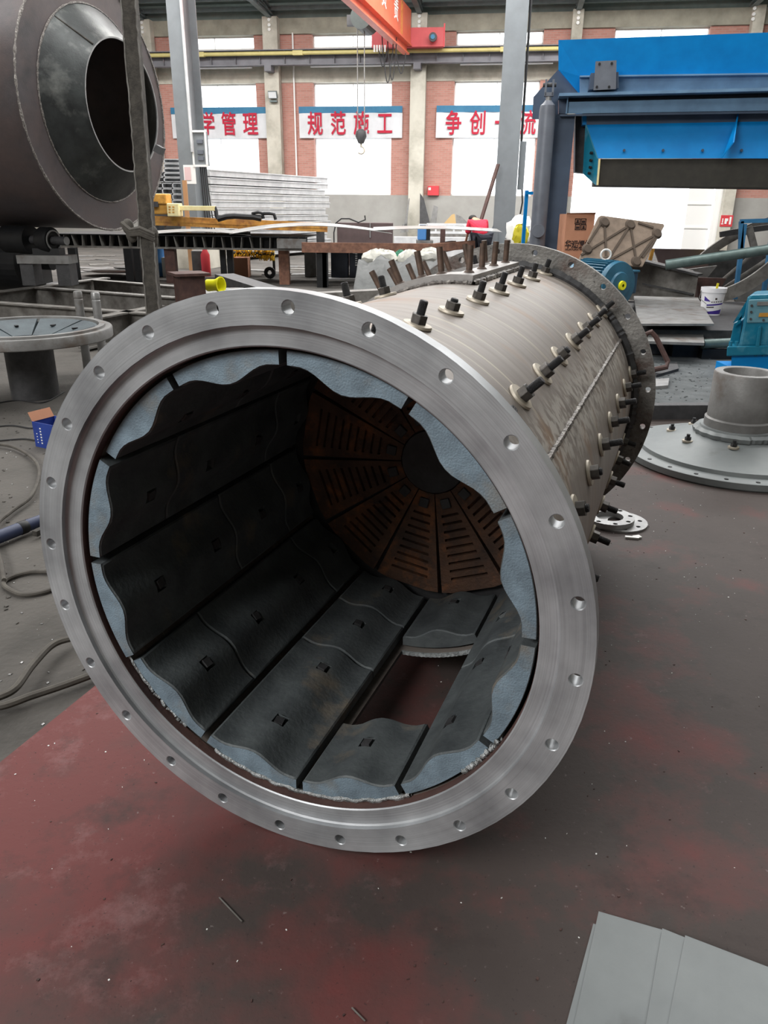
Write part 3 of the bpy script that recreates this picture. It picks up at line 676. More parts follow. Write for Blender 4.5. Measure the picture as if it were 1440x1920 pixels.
# liner plates
def rin(t):                           # inner radius across one liner, t = degrees from its middle: one wave crest in the middle
    u = min(1, abs(t)/11.5); return .566-.036*(.5+.5*math.cos(math.pi*u))
def liner(ac, y0, y1):
    rnd = random.Random(int(ac*7+y0*1000))
    holes = [h for h in (.2, .5, .805, 1.1) if y0+.05 < h < y1-.05]
    hw = 2.1; A = sorted([-14.0, -13.5, -12.6, -10.8, -9, -7.2, -5.4, -3.6, -hw, hw, 3.6, 5.4, 7.2, 9, 10.8, 12.6, 13.5, 14.0]+[0])
    Y = [y0, y0+.004]+sum([[h-.021, h+.021] for h in holes], [])+[y1-.004, y1]
    b = MB(); bm = b.bm; V = {}; O = {}
    for i, t in enumerate(A):
        edge = .004 if abs(t) > 13.9 else 0
        for j, y in enumerate(Y):
            e2 = .004 if j in (0, len(Y)-1) else 0
            V[i, j] = bm.verts.new(P(rin(t)+max(edge, e2)+rnd.uniform(-.0006, .0006), ac+t, y))
        O[i] = (bm.verts.new(P(.602, ac+t, y0)), bm.verts.new(P(.602, ac+t, y1)))
    for i in range(len(A)-1):
        for j in range(len(Y)-1):
            if abs(A[i]) <= hw and abs(A[i+1]) <= hw and any(abs(Y[j]-(h-.021)) < 1e-6 for h in holes): continue
            bm.faces.new((V[i, j], V[i+1, j], V[i+1, j+1], V[i, j+1]))
        bm.faces.new((V[i, 0], O[i][0], O[i+1][0], V[i+1, 0])); n_ = len(Y)-1
        bm.faces.new((V[i, n_], V[i+1, n_], O[i+1][1], O[i][1])); bm.faces.new((O[i][0], O[i][1], O[i+1][1], O[i+1][0]))
    for i in (0, len(A)-1):
        bm.faces.new([V[i, j] for j in range(len(Y))]+[O[i][1], O[i][0]])
    for h in holes:                   # square bolt pits
        c = [(-hw, h-.021), (hw, h-.021), (hw, h+.021), (-hw, h+.021)]
        lo = [P(.562, ac+t*.82, h+(y-h)*.82) for t, y in c]; hi = [P(rin(t)-.0002, ac+t, y) for t, y in c]
        for q in range(4): b.face([hi[q], hi[(q+1) % 4], lo[(q+1) % 4], lo[q]])
        b.face(lo)
    o = b.build('liner_plate', M['liner'], mill, smooth=True)
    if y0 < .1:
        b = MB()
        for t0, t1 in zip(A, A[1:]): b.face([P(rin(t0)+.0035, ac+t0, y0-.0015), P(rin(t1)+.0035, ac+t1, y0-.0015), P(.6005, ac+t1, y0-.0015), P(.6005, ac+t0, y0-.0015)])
        b.build('end_face_lit', M['liner_end'], o)['label'] = 'blue grey end face of the liner, painted paler for the light on it'  # thin overlay that carries the painted light on the liner ends
    for h in holes:
        if rnd.random() < .8:
            b = MB(); c = P(.544, ac+rnd.uniform(-.6, .6), h+rnd.uniform(-.004, .004)); u = (P(1, ac, h)-P(0, ac, h)).normalized(); tx = Vector(YX).cross(u)
            Mx = Matrix((tx, Vector(YX), u)).transposed(); b.box(c, (.026, .026, .03), Mx @ Matrix.Rotation(rnd.uniform(-.2, .2), 3, 'Z')); b.build('bolt_head', M['dark_steel'], o)
JO = {15: [.62], 45: [.33, .93], 75: [.62], 105: [.33, .93], 135: [.62], 165: [.325], -165: [.62, .93], -135: [.325, .955], -105: [.612, .97], -75: [.325, .93], -45: [.62], -15: [.33, .93]}
for ac, js in JO.items():
    st = (.036 if ac in (-75, -105) else .05)+.006*((ac*7) % 3)-.003; cuts = [st]+js+[1.19]
    for q, (a, c) in enumerate(zip(cuts, cuts[1:])):
        if ac == 165 and q == 1: a = .86
        liner(ac, a+(.004 if q else 0), c-.004)
# grate wall in the middle of the drum
GO = 1.2
def grate(ac):
    b = MB(); bm = b.bm; A = [-14.1, -9.2, 9.2, 14.1]; R_ = [.128, .19]; r = .215; n_ = 0
    slots = []
    while r < .50: slots.append(len(R_)); R_ += [r, r+.011]; r += .033
    R_ += [.545]; V = {}
    for i, t in enumerate(A):
        for j, rr in enumerate(R_): V[i, j] = bm.verts.new(P(rr, ac+t, GO))
    for i in range(3):
        for j in range(len(R_)-1):
            if i == 1 and j in slots:
                lo = [P(R_[j], ac+A[1], GO+.02), P(R_[j], ac+A[2], GO+.02), P(R_[j+1], ac+A[2], GO+.02), P(R_[j+1], ac+A[1], GO+.02)]
                hi = [V[1, j].co, V[2, j].co, V[2, j+1].co, V[1, j+1].co]
                for q in range(4): b.face([hi[q], hi[(q+1) % 4], lo[(q+1) % 4], lo[q]])
                b.face(lo); continue
            bm.faces.new((V[i, j], V[i+1, j], V[i+1, j+1], V[i, j+1]))
    rim = [(R_[0], t) for t in A]+[(R_[-1], t) for t in A[::-1]]
    for (r0, t0), (r1, t1) in zip(rim, rim[1:]+rim[:1]): b.face([P(r0, ac+t0, GO), P(r1, ac+t1, GO), P(r1, ac+t1, GO+.03), P(r0, ac+t0, GO+.03)])
    o = b.build('grate_segment', M['grate'], mill)
    b = MB(); pts = [P(.15, ac-7, GO-.012), P(.15, ac+7, GO-.012), P(.188, ac+5.6, GO-.012), P(.188, ac-5.6, GO-.012)]; b.prism(pts, (0, .014, 0)); b.build('bolt_head', M['dark_steel'], o, bevel=.003)
for q in range(12): grate(-5+15+30*q)
b = MB(); b.cyl((0, GO-.005, DH), (0, GO+.02, DH), .122, n=40); b.build('centre_plate', M['dark_steel'], mill)
b = MB(); b.cyl((0, GO+.035, DH), (0, GO+.05, DH), .6128, n=96); b.build('grate_backing', M['dark_steel'], mill)
# welds
def bead(name, pts, r, mt, seg=6, jit=.35):
    b = MB(); rr = random.Random(len(pts)); bm = b.bm; rings = []
    for i, p in enumerate(pts):
        d = (pts[min(i+1, len(pts)-1)]-pts[max(i-1, 0)]).normalized(); x = d.orthogonal().normalized(); y = d.cross(x); k = r*(1+rr.uniform(-jit, jit))
        rings.append([bm.verts.new(p+(x*math.cos(2*math.pi*q/seg)+y*math.sin(2*math.pi*q/seg))*k) for q in range(seg)])
    for a, c in zip(rings, rings[1:]):
        for q in range(seg): bm.faces.new((a[q], a[(q+1) % seg], c[(q+1) % seg], c[q]))
    return b.build(name, mt, mill, smooth=True)
bead('seam_weld', [P(.626, 59.7, .045+.01*i) for i in range(238)], .0085, M['weld'])
bead('flange_weld', [P(.632, i*1.0, 2.414) for i in range(361)], .026, M['dark_steel'], jit=.15)
bead('flange_weld', [P(.63, i*1.0, .05) for i in range(361)], .009, M['weld'])
for a0, a1, rr in ((117, 131, .0075), (148, 206, .0065), (216, 262, .005)):
    bead('lip_weld', [P(.604+.0015*math.sin(i*.7), a0+(a1-a0)*i/70, .046+.002*math.sin(i*.9)) for i in range(71)], rr, M['weld_bright'], jit=.28)['label'] = 'bright lumpy weld at the lip'
b = MB(); b.lathe([(.6125, .022), (.6125, .049), (.6105, .049), (.611, .022), (.6125, .022)], (0, 0, DH), YX, 128); b.build('lip_ring', M['rust_brown'], mill, smooth=True)['label'] = 'rusty inner edge of the mouth'
# shell bolts
pb = bpy.data.objects
b = MB(); b.cyl((0, 0, -.005), (0, 0, .074), .0115, n=16); b.cyl((0, 0, .074), (0, 0, .077), .0115, .0095, n=16); bolt0 = b.build('liner_bolt', M['bolt_black'], mill, smooth=True)
b = MB(); b.cyl((0, 0, .008), (0, 0, .034), .0225, n=6); nut0 = b.build('nut', M['nut'], bolt0, bevel=.002)
b = MB(); b.lathe([(.012, 0), (.038, 0), (.04, .003), (.038, .009), (.012, .011)], n=28); wash0 = b.build('washer', M['washer'], bolt0, smooth=True)
first = True
def radial(ang, spin=0):
    u = Vector((math.sin(math.radians(ang)), 0, math.cos(math.radians(ang)))); x = Vector(YX).cross(u)
    return Matrix((x, Vector(YX), u)).transposed() @ Matrix.Rotation(spin, 3, 'Z')
short = {(15, .795), (45, 1.11), (75, .48), (-15, .48), (75, .795)}
for ac in (15, 45, 75, 105, 135, -15, -45):
    for kk in range(8):
        off = .167+.3137*kk
        if ac == -15 and 1.3 < off < 2.35: continue
        o = bolt0 if first else bolt0.copy()
        if not first:
            C.objects.link(o); o.parent = mill
            for ch in (nut0, wash0):
                c_ = ch.copy(); C.objects.link(c_); c_.parent = o
        first = False
        rr = random.Random(ac*31+kk)
        sh = any(a == ac and abs(off-q) < .03 for a, q in short)
        o.location = P(.6255-(.034 if sh else rr.uniform(0, .008)), ac, off)
        o.rotation_euler = (radial(ac, rr.uniform(0, 1)) @ Matrix.Rotation(rr.uniform(-.04, .04), 3, 'X')).to_euler()
        for ch in o.children: ch.location = (0, 0, .6255-(o.location-Vector((0, off, DH))).length)
# manhole frame on the upper side, with its studs
FA0, FA1, FY0, FY1 = -34.5, 4.5, 1.46, 2.3
b = MB(); bm = b.bm
aa = [FA0+(FA1-FA0)*i/26 for i in range(27)]; yy = [FY0, 1.6, 2.16, FY1]
hin = lambda i, j: 5 <= i < 21 and j == 1
V = {}
for i, a in enumerate(aa):
    for j, y in enumerate(yy): V[i, j, 0] = bm.verts.new(P(.624, a, y)); V[i, j, 1] = bm.verts.new(P(.66, a, y))
for i in range(26):
    for j in range(3):
        if hin(i, j): continue
        bm.faces.new([V[i, j, 1], V[i+1, j, 1], V[i+1, j+1, 1], V[i, j+1, 1]])
        for (u1, v1), (u2, v2), ni, nj in (((i, j), (i+1, j), i, j-1), ((i, j+1), (i+1, j+1), i, j+1), ((i, j), (i, j+1), i-1, j), ((i+1, j), (i+1, j+1), i+1, j)):
            if not (0 <= ni < 26 and 0 <= nj < 3) or hin(ni, nj): bm.faces.new([V[u1, v1, 0], V[u2, v2, 0], V[u2, v2, 1], V[u1, v1, 1]])
fr = b.build('manhole_frame', M['mill_steel'], mill, smooth=True)
b = MB()
for i in range(20):
    a0 = -27+23*i/20; a1 = -27+23*(i+1)/20; b.face([P(.629, a0, 1.6), P(.629, a1, 1.6), P(.629, a1, 2.16), P(.629, a0, 2.16)])
b.build('manhole_cover', M['dark_steel'], mill)
b = MB(); b.cyl((0, 0, -.01), (0, 0, .1), .0125, n=14); b.lathe([(.022, .0), (.018, .006), (.012, .01)], n=12); st0 = b.build('manhole_stud', M['stud'], mill, smooth=True)
first = True
for a, off in [(.8, 1.56), (.8, 1.76), (.8, 1.97), (.8, 2.2), (-8, 1.53), (-15, 1.53), (-23, 1.53), (-31, 1.55), (-31, 1.76), (-31, 1.97), (-31, 2.2), (-8, 2.23), (-15, 2.23), (-23, 2.23)]:
    o = st0 if first else st0.copy()
    if not first: C.objects.link(o); o.parent = mill
    first = False; rr = random.Random(int(a*10+off*100)); o.location = P(.659, a, off)
    o.rotation_euler = (radial(a) @ Matrix.Rotation(rr.uniform(-.1, .1), 3, 'X') @ Matrix.Rotation(rr.uniform(-.06, .06), 3, 'Y')).to_euler()
bead('frame_weld', [P(.632, FA1+.5, FY0+.84*i/90) for i in range(91)]+[P(.632, FA1+.5-(FA1-FA0)*i/60, FY0-.004) for i in range(0)], .011, M['weld'])
bead('frame_weld', [P(.63, FA1-(FA1-FA0)*i/70, FY0-.004) for i in range(71)], .009, M['weld'])
mill.location = (-.2406, 1.6409, 0); mill.rotation_euler = (0, 0, -.3607)

# ================================================================== THE ROUND DRUM AT THE UPPER LEFT
DS = 1.69
dC = Vector((-2.488*DS, 7.449*DS, CAMH+.768*DS)); dax = Vector((math.sin(1.868), math.cos(1.868), 0))
r = thing('conical_drum', (dC.x, dC.y, dC.z-DS), 'huge dark brown drum with a projecting cone mouth at upper left', 'drum')
b = MB(); b.lathe([(DS*.985, -5), (DS*.985, -.03), (DS*.97, -.03), (DS*.97, -5), (DS*.985, -5)], dC, dax, 128); b.build('shell', M['drum_brown'], r, smooth=True)
b = MB(); b.lathe([(DS*.757, 0), (DS, 0), (DS, -.03), (DS*.757, -.03), (DS*.757, 0)], dC, dax, 128); b.build('end_ring', M['drum_brown'], r, smooth=True)
o2 = .241*DS; rm = .51*DS
b = MB(); b.lathe([(DS*.757, .0), (rm, o2), (rm-.02, o2), (DS*.757-.03, -.02)], dC, dax, 128); b.build('cone', M['cone_dark'], r, smooth=True)
b = MB(); b.lathe([(rm, o2), (rm+.004, o2+.006), (rm-.016, o2+.006), (rm-.018, o2-.01)], dC, dax, 96); b.build('mouth_edge', M['light_steel'], r)['label'] = 'bright ground edge of the mouth'
def mk_bead(name, c, ax, rad, rr, mt, parent, n=200):
    b = MB(); x = Vector(ax).orthogonal().normalized(); y = Vector(ax).cross(x); rd = random.Random(3); rings = []
    for i in range(n):
        t = 2*math.pi*i/n; u = x*math.cos(t)+y*math.sin(t); k = rr*(1+rd.uniform(-.4, .4)); p = c+u*rad
        rings.append([b.bm.verts.new(p+(u*math.cos(2*math.pi*q/6)+Vector(ax)*math.sin(2*math.pi*q/6))*k) for q in range(6)])
    for i in range(n):
        for q in range(6): b.bm.faces.new((rings[i][q], rings[i][(q+1) % 6], rings[(i+1) % n][(q+1) % 6], rings[(i+1) % n][q]))
    return b.build(name, mt, parent, smooth=True)
mk_bead('rim_weld', dC+dax*.0, dax, DS*.992, .016, M['weld'], r); mk_bead('cone_weld', dC+dax*.005, dax, DS*.757, .013, M['weld'], r)
b = MB()
xr = dax.cross(Vector((0, 0, 1))).normalized()
for t in (52, -128, 236, 215):
    b = MB(); u = Vector((0, 0, 1))*math.sin(math.radians(t))+xr*math.cos(math.radians(t)); b.tube([dC+u*DS*.745+dax*.012, dC+u*(rm+.02)+dax*(o2-.01)], .013, 6); b.build('cone_seam', M['rusty_bar'], r)
b = MB(); q = px(299, 281, 12.3); b.box(q, (.1, .2, .1), Matrix.Rotation(.5, 3, 'Y')); b.build('lug', M['dark_steel'], r)

# rough bar standing in front of it
b = MB(); p0 = px(287, 588, 9.6); p1 = px(236, -60, 9.9)
b.bar(p0, p1, .15, .02, (0, 1, 0)); b.bar(p0+Vector((.065, .06, 0)), p1+Vector((.065, .06, 0)), .02, .13, (0, 1, 0))
b.bar(px(299, 598, 9.75), px(285, 470, 9.9), .09, .06, (0, 1, 0))
root = thing('angle_strut', p0, 'rough dark angle bar rising in front of the big round drum', 'steel bar')
b.build('angle', M['rusty_bar'], root)
b = MB(); rd = random.Random(5)
for s, xo in ((-.078, 0), (.078, 0)):
    pts = []
    for i in range(60): t = i/59; p = p0.lerp(p1, t); pts.append(p+Vector((s+rd.uniform(-.006, .006), -.012, 0)))
    b.tube(pts, .009, 5)
b.build('slag_edge', M['rail'], root)
b = MB()
for cx, cy in ((240, 425), (247, 440), (286, 438), (286, 450)):
    q = px(cx, cy, 9.7); b.sphere(q, .07, (1, .7, 1.3), 10, 7)
for s in range(3): b.tube([px(228+s*6, 418+s*9, 9.66), px(245, 432+s*4, 9.62), px(262, 428+s*5, 9.6), px(289, 440+s*5, 9.66)], .03, 6)
b.build('rag_tie', M['hose'], root, smooth=True)

# ================================================================== DISHED END COVERS
lc = Vector((-3.2, 6.93, 0))
r = thing('end_cover', lc, 'dished end cover with wedge liners, standing on its short tube beside the round drum', 'mill end cover')
lcz = lc+Vector((0, 0, .05))
b = MB(); b.lathe([(.19, -.07), (.205, -.07), (.205, .40), (.24, .42), (.3, .43), (.6, .455), (.6, .47), (.19, .44), (.19, -.07)], lcz, n=64); b.build('trunnion', M['dark_steel'], r, smooth=True)
b = MB(); b.lathe([(.6, .455), (.728, .455), (.734, .462), (.734, .535), (.728, .545), (.675, .545), (.672, .565), (.622, .565), (.618, .535), (.6, .52), (.6, .455)], lcz, n=96); b.build('flange', M['grey_steel'], r, smooth=True)
b = MB(); b.lathe([(.61, .49), (.2, .41), (.2, .40), (.61, .47)], lcz, n=64); b.build('cone', M['black'], r, smooth=True)
for i in range(8):
    a0, a1 = math.radians(12+45*i+1.4), math.radians(12+45*(i+1)-1.4)
    b = MB(); G = []
    for q in range(9):
        a = a0+(a1-a0)*q/8; G.append([Vector((lc.x+rr*math.cos(a), lc.y+rr*math.sin(a), z+.05)) for rr, z in ((.22, .45), (.4, .5), (.58, .547), (.605, .547), (.605, .5), (.22, .42))])
    for A, B_ in zip(G, G[1:]):
        for k_ in range(6): b.face([A[k_], B_[k_], B_[(k_+1) % 6], A[(k_+1) % 6]])
    b.face(G[0]); b.face(G[-1]); o = b.build('liner_segment', M['liner_dark'], r, weld=True)
    am = (a0+a1)/2; b = MB(); c = lc+Vector((.42*math.cos(am), .42*math.sin(am), .562)); b.box(c, (.05, .03, .012), Matrix.Rotation(am, 3, 'Z')); b.build('bolt_head', M['black'], o)
# cover lying trunnion up at the right
rc = Vector((2.455, 5.2, 0))
r = thing('end_cover', rc, 'dished end cover lying flat with its trunnion tube pointing up, at the right edge', 'mill end cover')
b = MB(); b.lathe([(.0, .0), (.725, 0), (.734, .01), (.734, .05), (.725, .055), (.64, .06), (.632, .085), (.55, .095), (.32, .165), (.26, .185), (.245, .235), (.0, .235)], rc, n=96); b.build('dish', M['zinc'], r, smooth=True)
b = MB(); b.lathe([(.225, .2), (.225, .29), (.212, .3), (.212, .6), (.206, .61), (.155, .61), (.15, .6), (.15, .25), (.225, .2)], rc, n=64); b.build('trunnion', M['grey_steel'], r, smooth=True)
b = MB(); rd = random.Random(8)
pts = [rc+Vector((math.cos(a)*(.262+rd.uniform(-.01, .01)), math.sin(a)*(.262+rd.uniform(-.01, .01)), .2)) for a in [i*math.pi/40 for i in range(81)]]
b.tube(pts, .028, 6); b.build('fillet_weld', M['zinc'], r, smooth=True)
for x, y, rr_ in ((1259, 810, .53), (1288, 834, .48), (1300, 797, .4), (1373, 851, .5)):
    q = pz(x, y, .12); dr = (Vector((q.x, q.y, 0))-rc); zz = .095+(.55-min(.55, dr.length))*.305
    q = Vector((q.x, q.y, zz)); b = MB(); b.cyl(q, q+Vector((0, 0, .05)), .012, n=10); o = b.build('cover_bolt', M['bolt_black'], r)
    b = MB(); b.cyl(q+Vector((0, 0, .008)), q+Vector((0, 0, .03)), .021, n=6); b.build('nut', M['bolt_black'], o)
    b = MB(); b.cyl(q+Vector((0, 0, -.004)), q+Vector((0, 0, .008)), .036, n=20); b.build('washer', M['washer'], o)
b = MB()
for i in range(24):
    a = math.radians(15*i+4); b.cyl(rc+Vector((.7*math.cos(a), .7*math.sin(a), .05)), rc+Vector((.7*math.cos(a), .7*math.sin(a), .0585)), .014, n=10)
o = b.build('bolt_hole', M['black'], r); o['kind'] = 'stuff'
b = MB(); q = pz(1245, 828, .07); b.box(q, (.12, .06, .02), Matrix.Rotation(.5, 3, 'Z')); b.build('rag_smear', M['dark_steel'], r)
b = MB(); b.bar(pz(1310, 793, .2), pz(1322, 797, .22), .02, .02); b.build('lug', M['grey_steel'], r)

# ================================================================== NEAR FLOOR ITEMS
def sheet(name, pts, th, mt, label, cat, group=None):
    b = MB(); b.prism(pts, (0, 0, th)); return b.build(name, mt, tag=(label, cat, group), raw=False)
def fz(x, y, z): p = pz(x, y, z); p.z = z; return p
P1 = [fz(1112, 1735, .004), fz(1234, 1771, .004), fz(1180, 2100, .004), fz(1030, 2040, .004)]
sheet('steel_sheet', P1, .006, M['zinc'], 'grey steel sheet lowest of the stack in the near corner, only its edge showing', 'steel sheet', 'steel sheets in the near corner')
P2 = [fz(1122, 1712, .012), fz(1246, 1748, .012), fz(1290, 1960, .012), fz(1190, 2120, .012), fz(1046, 2060, .012)]
sheet('steel_sheet', P2, .006, M['zinc'], 'grey steel sheet with the upper corner pointing at the drum', 'steel sheet', 'steel sheets in the near corner')
P3 = [fz(1241, 1745, .02), fz(1480, 1842, .02), fz(1480, 2150, .02), fz(1180, 2100, .02)]
sheet('steel_sheet', P3, .008, M['zinc'], 'grey steel sheet second from the top, its left edge overlapping the others', 'steel sheet', 'steel sheets in the near corner')
P4 = [fz(1284, 1757, .03), fz(1480, 1832, .03), fz(1500, 2150, .03), fz(1215, 2110, .03)]
sheet('steel_sheet', P4, .006, M['zinc'], 'topmost grey steel sheet of the stack running out of the corner', 'steel sheet', 'steel sheets in the near corner')
# pipe flanges on the floor behind the drum
fc = pz(1148, 980, .0)
for i, (dx, z0, th, ro, ri, nh, lab) in enumerate(((.035, .0, .012, .155, .06, 8, 'lower of two shiny pipe flanges on the floor beside the drum'), (-.02, .0125, .028, .135, .075, 8, 'upper of two shiny pipe flanges, thicker, beside the drum'))):
    b = MB(); c = fc+Vector((dx, .0, z0)); bm = b.bm; Rb = (ro+ri)/2+.01
    half = 180/nh
    for k_ in range(nh):
        rows = []
        sq = []
        for q in range(16):
            t = 2*math.pi*q/16; cc, s_ = math.cos(t), math.sin(t); m_ = max(abs(cc), abs(s_)); cc /= m_; s_ /= m_
            sq.append((k_*2*half+half*cc, Rb+(ro-Rb)*s_ if s_ > 0 else Rb+(Rb-ri)*s_))
        pol = lambda rr, aa_, zz: c+Vector((rr*math.cos(math.radians(aa_)), rr*math.sin(math.radians(aa_)), zz))
        hp = lambda zz: [bm.verts.new(pol(Rb+.013*math.sin(2*math.pi*q/16), k_*2*half+math.degrees(.013*math.cos(2*math.pi*q/16)/Rb), zz)) for q in range(16)]
        F = [bm.verts.new(pol(rr, aa_, th)) for aa_, rr in sq]; H = hp(th); H2 = hp(0); K = [bm.verts.new(pol(rr, aa_, 0)) for aa_, rr in sq]
        for A, B_ in ((F, H), (H, H2), (H2, K)):
            for q in range(16): bm.faces.new((A[q], A[(q+1) % 16], B_[(q+1) % 16], B_[q]))
        for q in list(range(2, 6))+list(range(10, 14)): bm.faces.new((F[q], K[q], K[q+1], F[q+1]))
    b.build('pipe_flange', M['light_steel'], weld=True, smooth=True, tag=(lab, 'pipe flange', 'pipe flanges beside the drum'))
# hoses and cables at the left
def floor_line(name, px_pts, rad, mt, label, cat, z=None, n=10):
    P_ = [pz(x, y, 0) for x, y in px_pts]; out = []
    for i in range(len(P_)-1):
        p0, p1, p2, p3 = P_[max(i-1, 0)], P_[i], P_[i+1], P_[min(i+2, len(P_)-1)]
        for k_ in range(n):
            t = k_/n; q = .5*((2*p1)+(p2-p0)*t+(2*p0-5*p1+4*p2-p3)*t*t+(3*p1-p0-3*p2+p3)*t*t*t); out.append(q)
    out.append(P_[-1]); zz = z if z is not None else rad-.018
    out = [Vector((q.x, q.y, zz)) for q in out]
    b = MB(); b.tube(out, rad, 8); return b.build(name, mt, smooth=True, tag=(label, cat))
floor_line('air_hose', [(-60, 1330), (0, 1332), (60, 1312), (120, 1292), (185, 1268)], .014, M['hose'], 'grey air hose running along the plate edge to the drum', 'hose', .016)
floor_line('air_hose', [(-60, 1345), (-10, 1325), (30, 1305), (62, 1262), (100, 1222), (140, 1208), (180, 1200)], .014, M['hose'], 'grey air hose curving up beside the drum from the plate corner', 'hose', .03)
floor_line('air_hose', [(120, 1072), (60, 1070), (15, 1082), (8, 1096), (40, 1112), (80, 1108), (110, 1096), (125, 1085)], .011, M['hose'], 'grey hose lying in a small loop left of the drum', 'hose')
floor_line('air_hose', [(-30, 832), (20, 838), (58, 858), (74, 886), (60, 930), (20, 962), (-5, 985), (-8, 1020), (3, 1060), (8, 1090)], .011, M['hose'], 'grey hose curving across the dirt at the left edge', 'hose', .006)
floor_line('thin_cable', [(-30, 800), (20, 795), (60, 800), (85, 792)], .006, M['cable_black'], 'thin black cable running to the blue carton', 'cable')
floor_line('thin_cable', [(-30, 758), (30, 748), (80, 752), (120, 732)], .006, M['cable_black'], 'thin black cable on the dirt under the standing end cover', 'cable')
floor_line('thin_cable', [(-30, 826), (40, 820), (70, 822), (85, 810)], .006, M['cable_black'], 'thin black cable below the blue carton', 'cable')
# grinder
r = thing('angle_grinder', pz(40, 1000), 'dark navy angle grinder body lying on the dirt left of the drum', 'power tool')
g0 = pz(-20, 1025)+Vector((0, 0, .03)); g1 = pz(86, 982)+Vector((0, 0, .03)); gd = (g1-g0)
b = MB(); b.lathe([(.001, 0), (.03, .002), (.034, .06), (.034, gd.length*.55), (.03, gd.length*.6), (.033, gd.length*.65), (.03, gd.length), (.001, gd.length)], g0, gd, 20); b.build('body', M['navy'], r, smooth=True)
b = MB(); b.lathe([(.031, 0), (.036, .01), (.036, .05), (.031, .06)], g0+gd*.5, gd, 20); b.build('rear_cap', M['black'], r, smooth=True)
b = MB(); b.bar(pz(66, 1006)+Vector((0, 0, .015)), pz(84, 997)+Vector((0, 0, .015)), .03, .03); b.build('guard', M['rusty_bar'], r)
# blue carton beside the drum
bx = pz(106, 830); bx.z = -.02; KB = .72
r = thing('carton', bx, 'small open blue carton with white lettering beside the drum flange', 'carton')
Rz = Matrix.Rotation(-.5, 3, 'Z') @ Matrix.Diagonal((KB, KB, KB))
b = MB()
for c, d in (((0, -.13, .13), (.3, .006, .26)), ((0, .13, .13), (.3, .006, .26)), ((-.15, 0, .13), (.006, .26, .26)), ((.15, 0, .13), (.006, .26, .26)), ((0, 0, .003), (.3, .26, .006))): b.box(bx+Rz @ Vector(c), d, Rz)
b.build('box', M['box_blue'], r)
b = MB(); b.box(bx+Rz @ Vector((-.17, 0, .3)), (.006, .26, .1), Rz @ Matrix.Rotation(-.5, 3, 'Y')); b.build('flap', M['card'], r); b = MB(); b.box(bx+Rz @ Vector((.1, .1, .29)), (.12, .1, .1), Rz @ Matrix.Rotation(.5, 3, 'X')); b.build('flap', M['card'], r)
b = MB()
for i in range(6): b.box(bx+Rz @ Vector((-.04, -.134, .05+.03*i)), (.02, .003, .014), Rz)
b.build('lettering', M['white'], r); b = MB()
for i in range(4): b.box(bx+Rz @ Vector((-.1, -.134, .05+.03*i)), (.012, .003, .01), Rz)
b.build('lettering', M['white'], r)
# two upright shaft pins
for (x, y, lab, mt) in ((145, 546, 'darker of two upright steel pins behind the left end cover', M['grey_steel']), (178, 548, 'shinier of two upright steel pins behind the left end cover', M['light_steel'])):
    q = px(x, y, 7.95); b = MB(); g = Vector((q.x, q.y, -.02))
    b.lathe([(.001, 0), (.042, 0), (.042, q.z-.06), (.038, q.z-.055), (.038, q.z-.045), (.042, q.z-.04), (.042, q.z+.01), (.036, q.z+.02), (.001, q.z+.02)], g, n=24)
    b.build('shaft_pin', mt, smooth=True, tag=(lab, 'steel pin', 'upright steel pins'))

# ================================================================== STEEL BASE FRAME AND ROLLER STANDS AT THE LEFT
FZ = .35
r = thing('base_frame', px(100, 580, 10.5), 'low welded steel base frame of long rails on the dirt, under the big round drum', 'steel frame')
def rail(a, c, w_=.16, h_=.34):
    b = MB(); a = Vector((a.x, a.y, FZ-h_/2)); c = Vector((c.x, c.y, FZ-h_/2)); b.ibeam(a, c, w_, h_, .02); b.build('rail', M['rail'], r)
rail(pz(-60, 562, FZ), pz(330, 590, FZ)); rail(pz(60, 537, FZ), pz(330, 557, FZ)); rail(pz(175, 524, FZ), pz(330, 536, FZ))
rail(pz(-60, 553, FZ), pz(200, 520, FZ)); rail(pz(150, 600, FZ), pz(300, 572, FZ)); rail(pz(-60, 518, FZ), pz(60, 528, FZ))
b = MB()
for a, c in ((pz(-60, 556, FZ), pz(330, 584, FZ)), (pz(60, 532, FZ), pz(330, 552, FZ))): b.bar(Vector((a.x, a.y, .13)), Vector((c.x, c.y, .13)), .01, .28)
b.build('web_plate', M['rust_brown'], r)
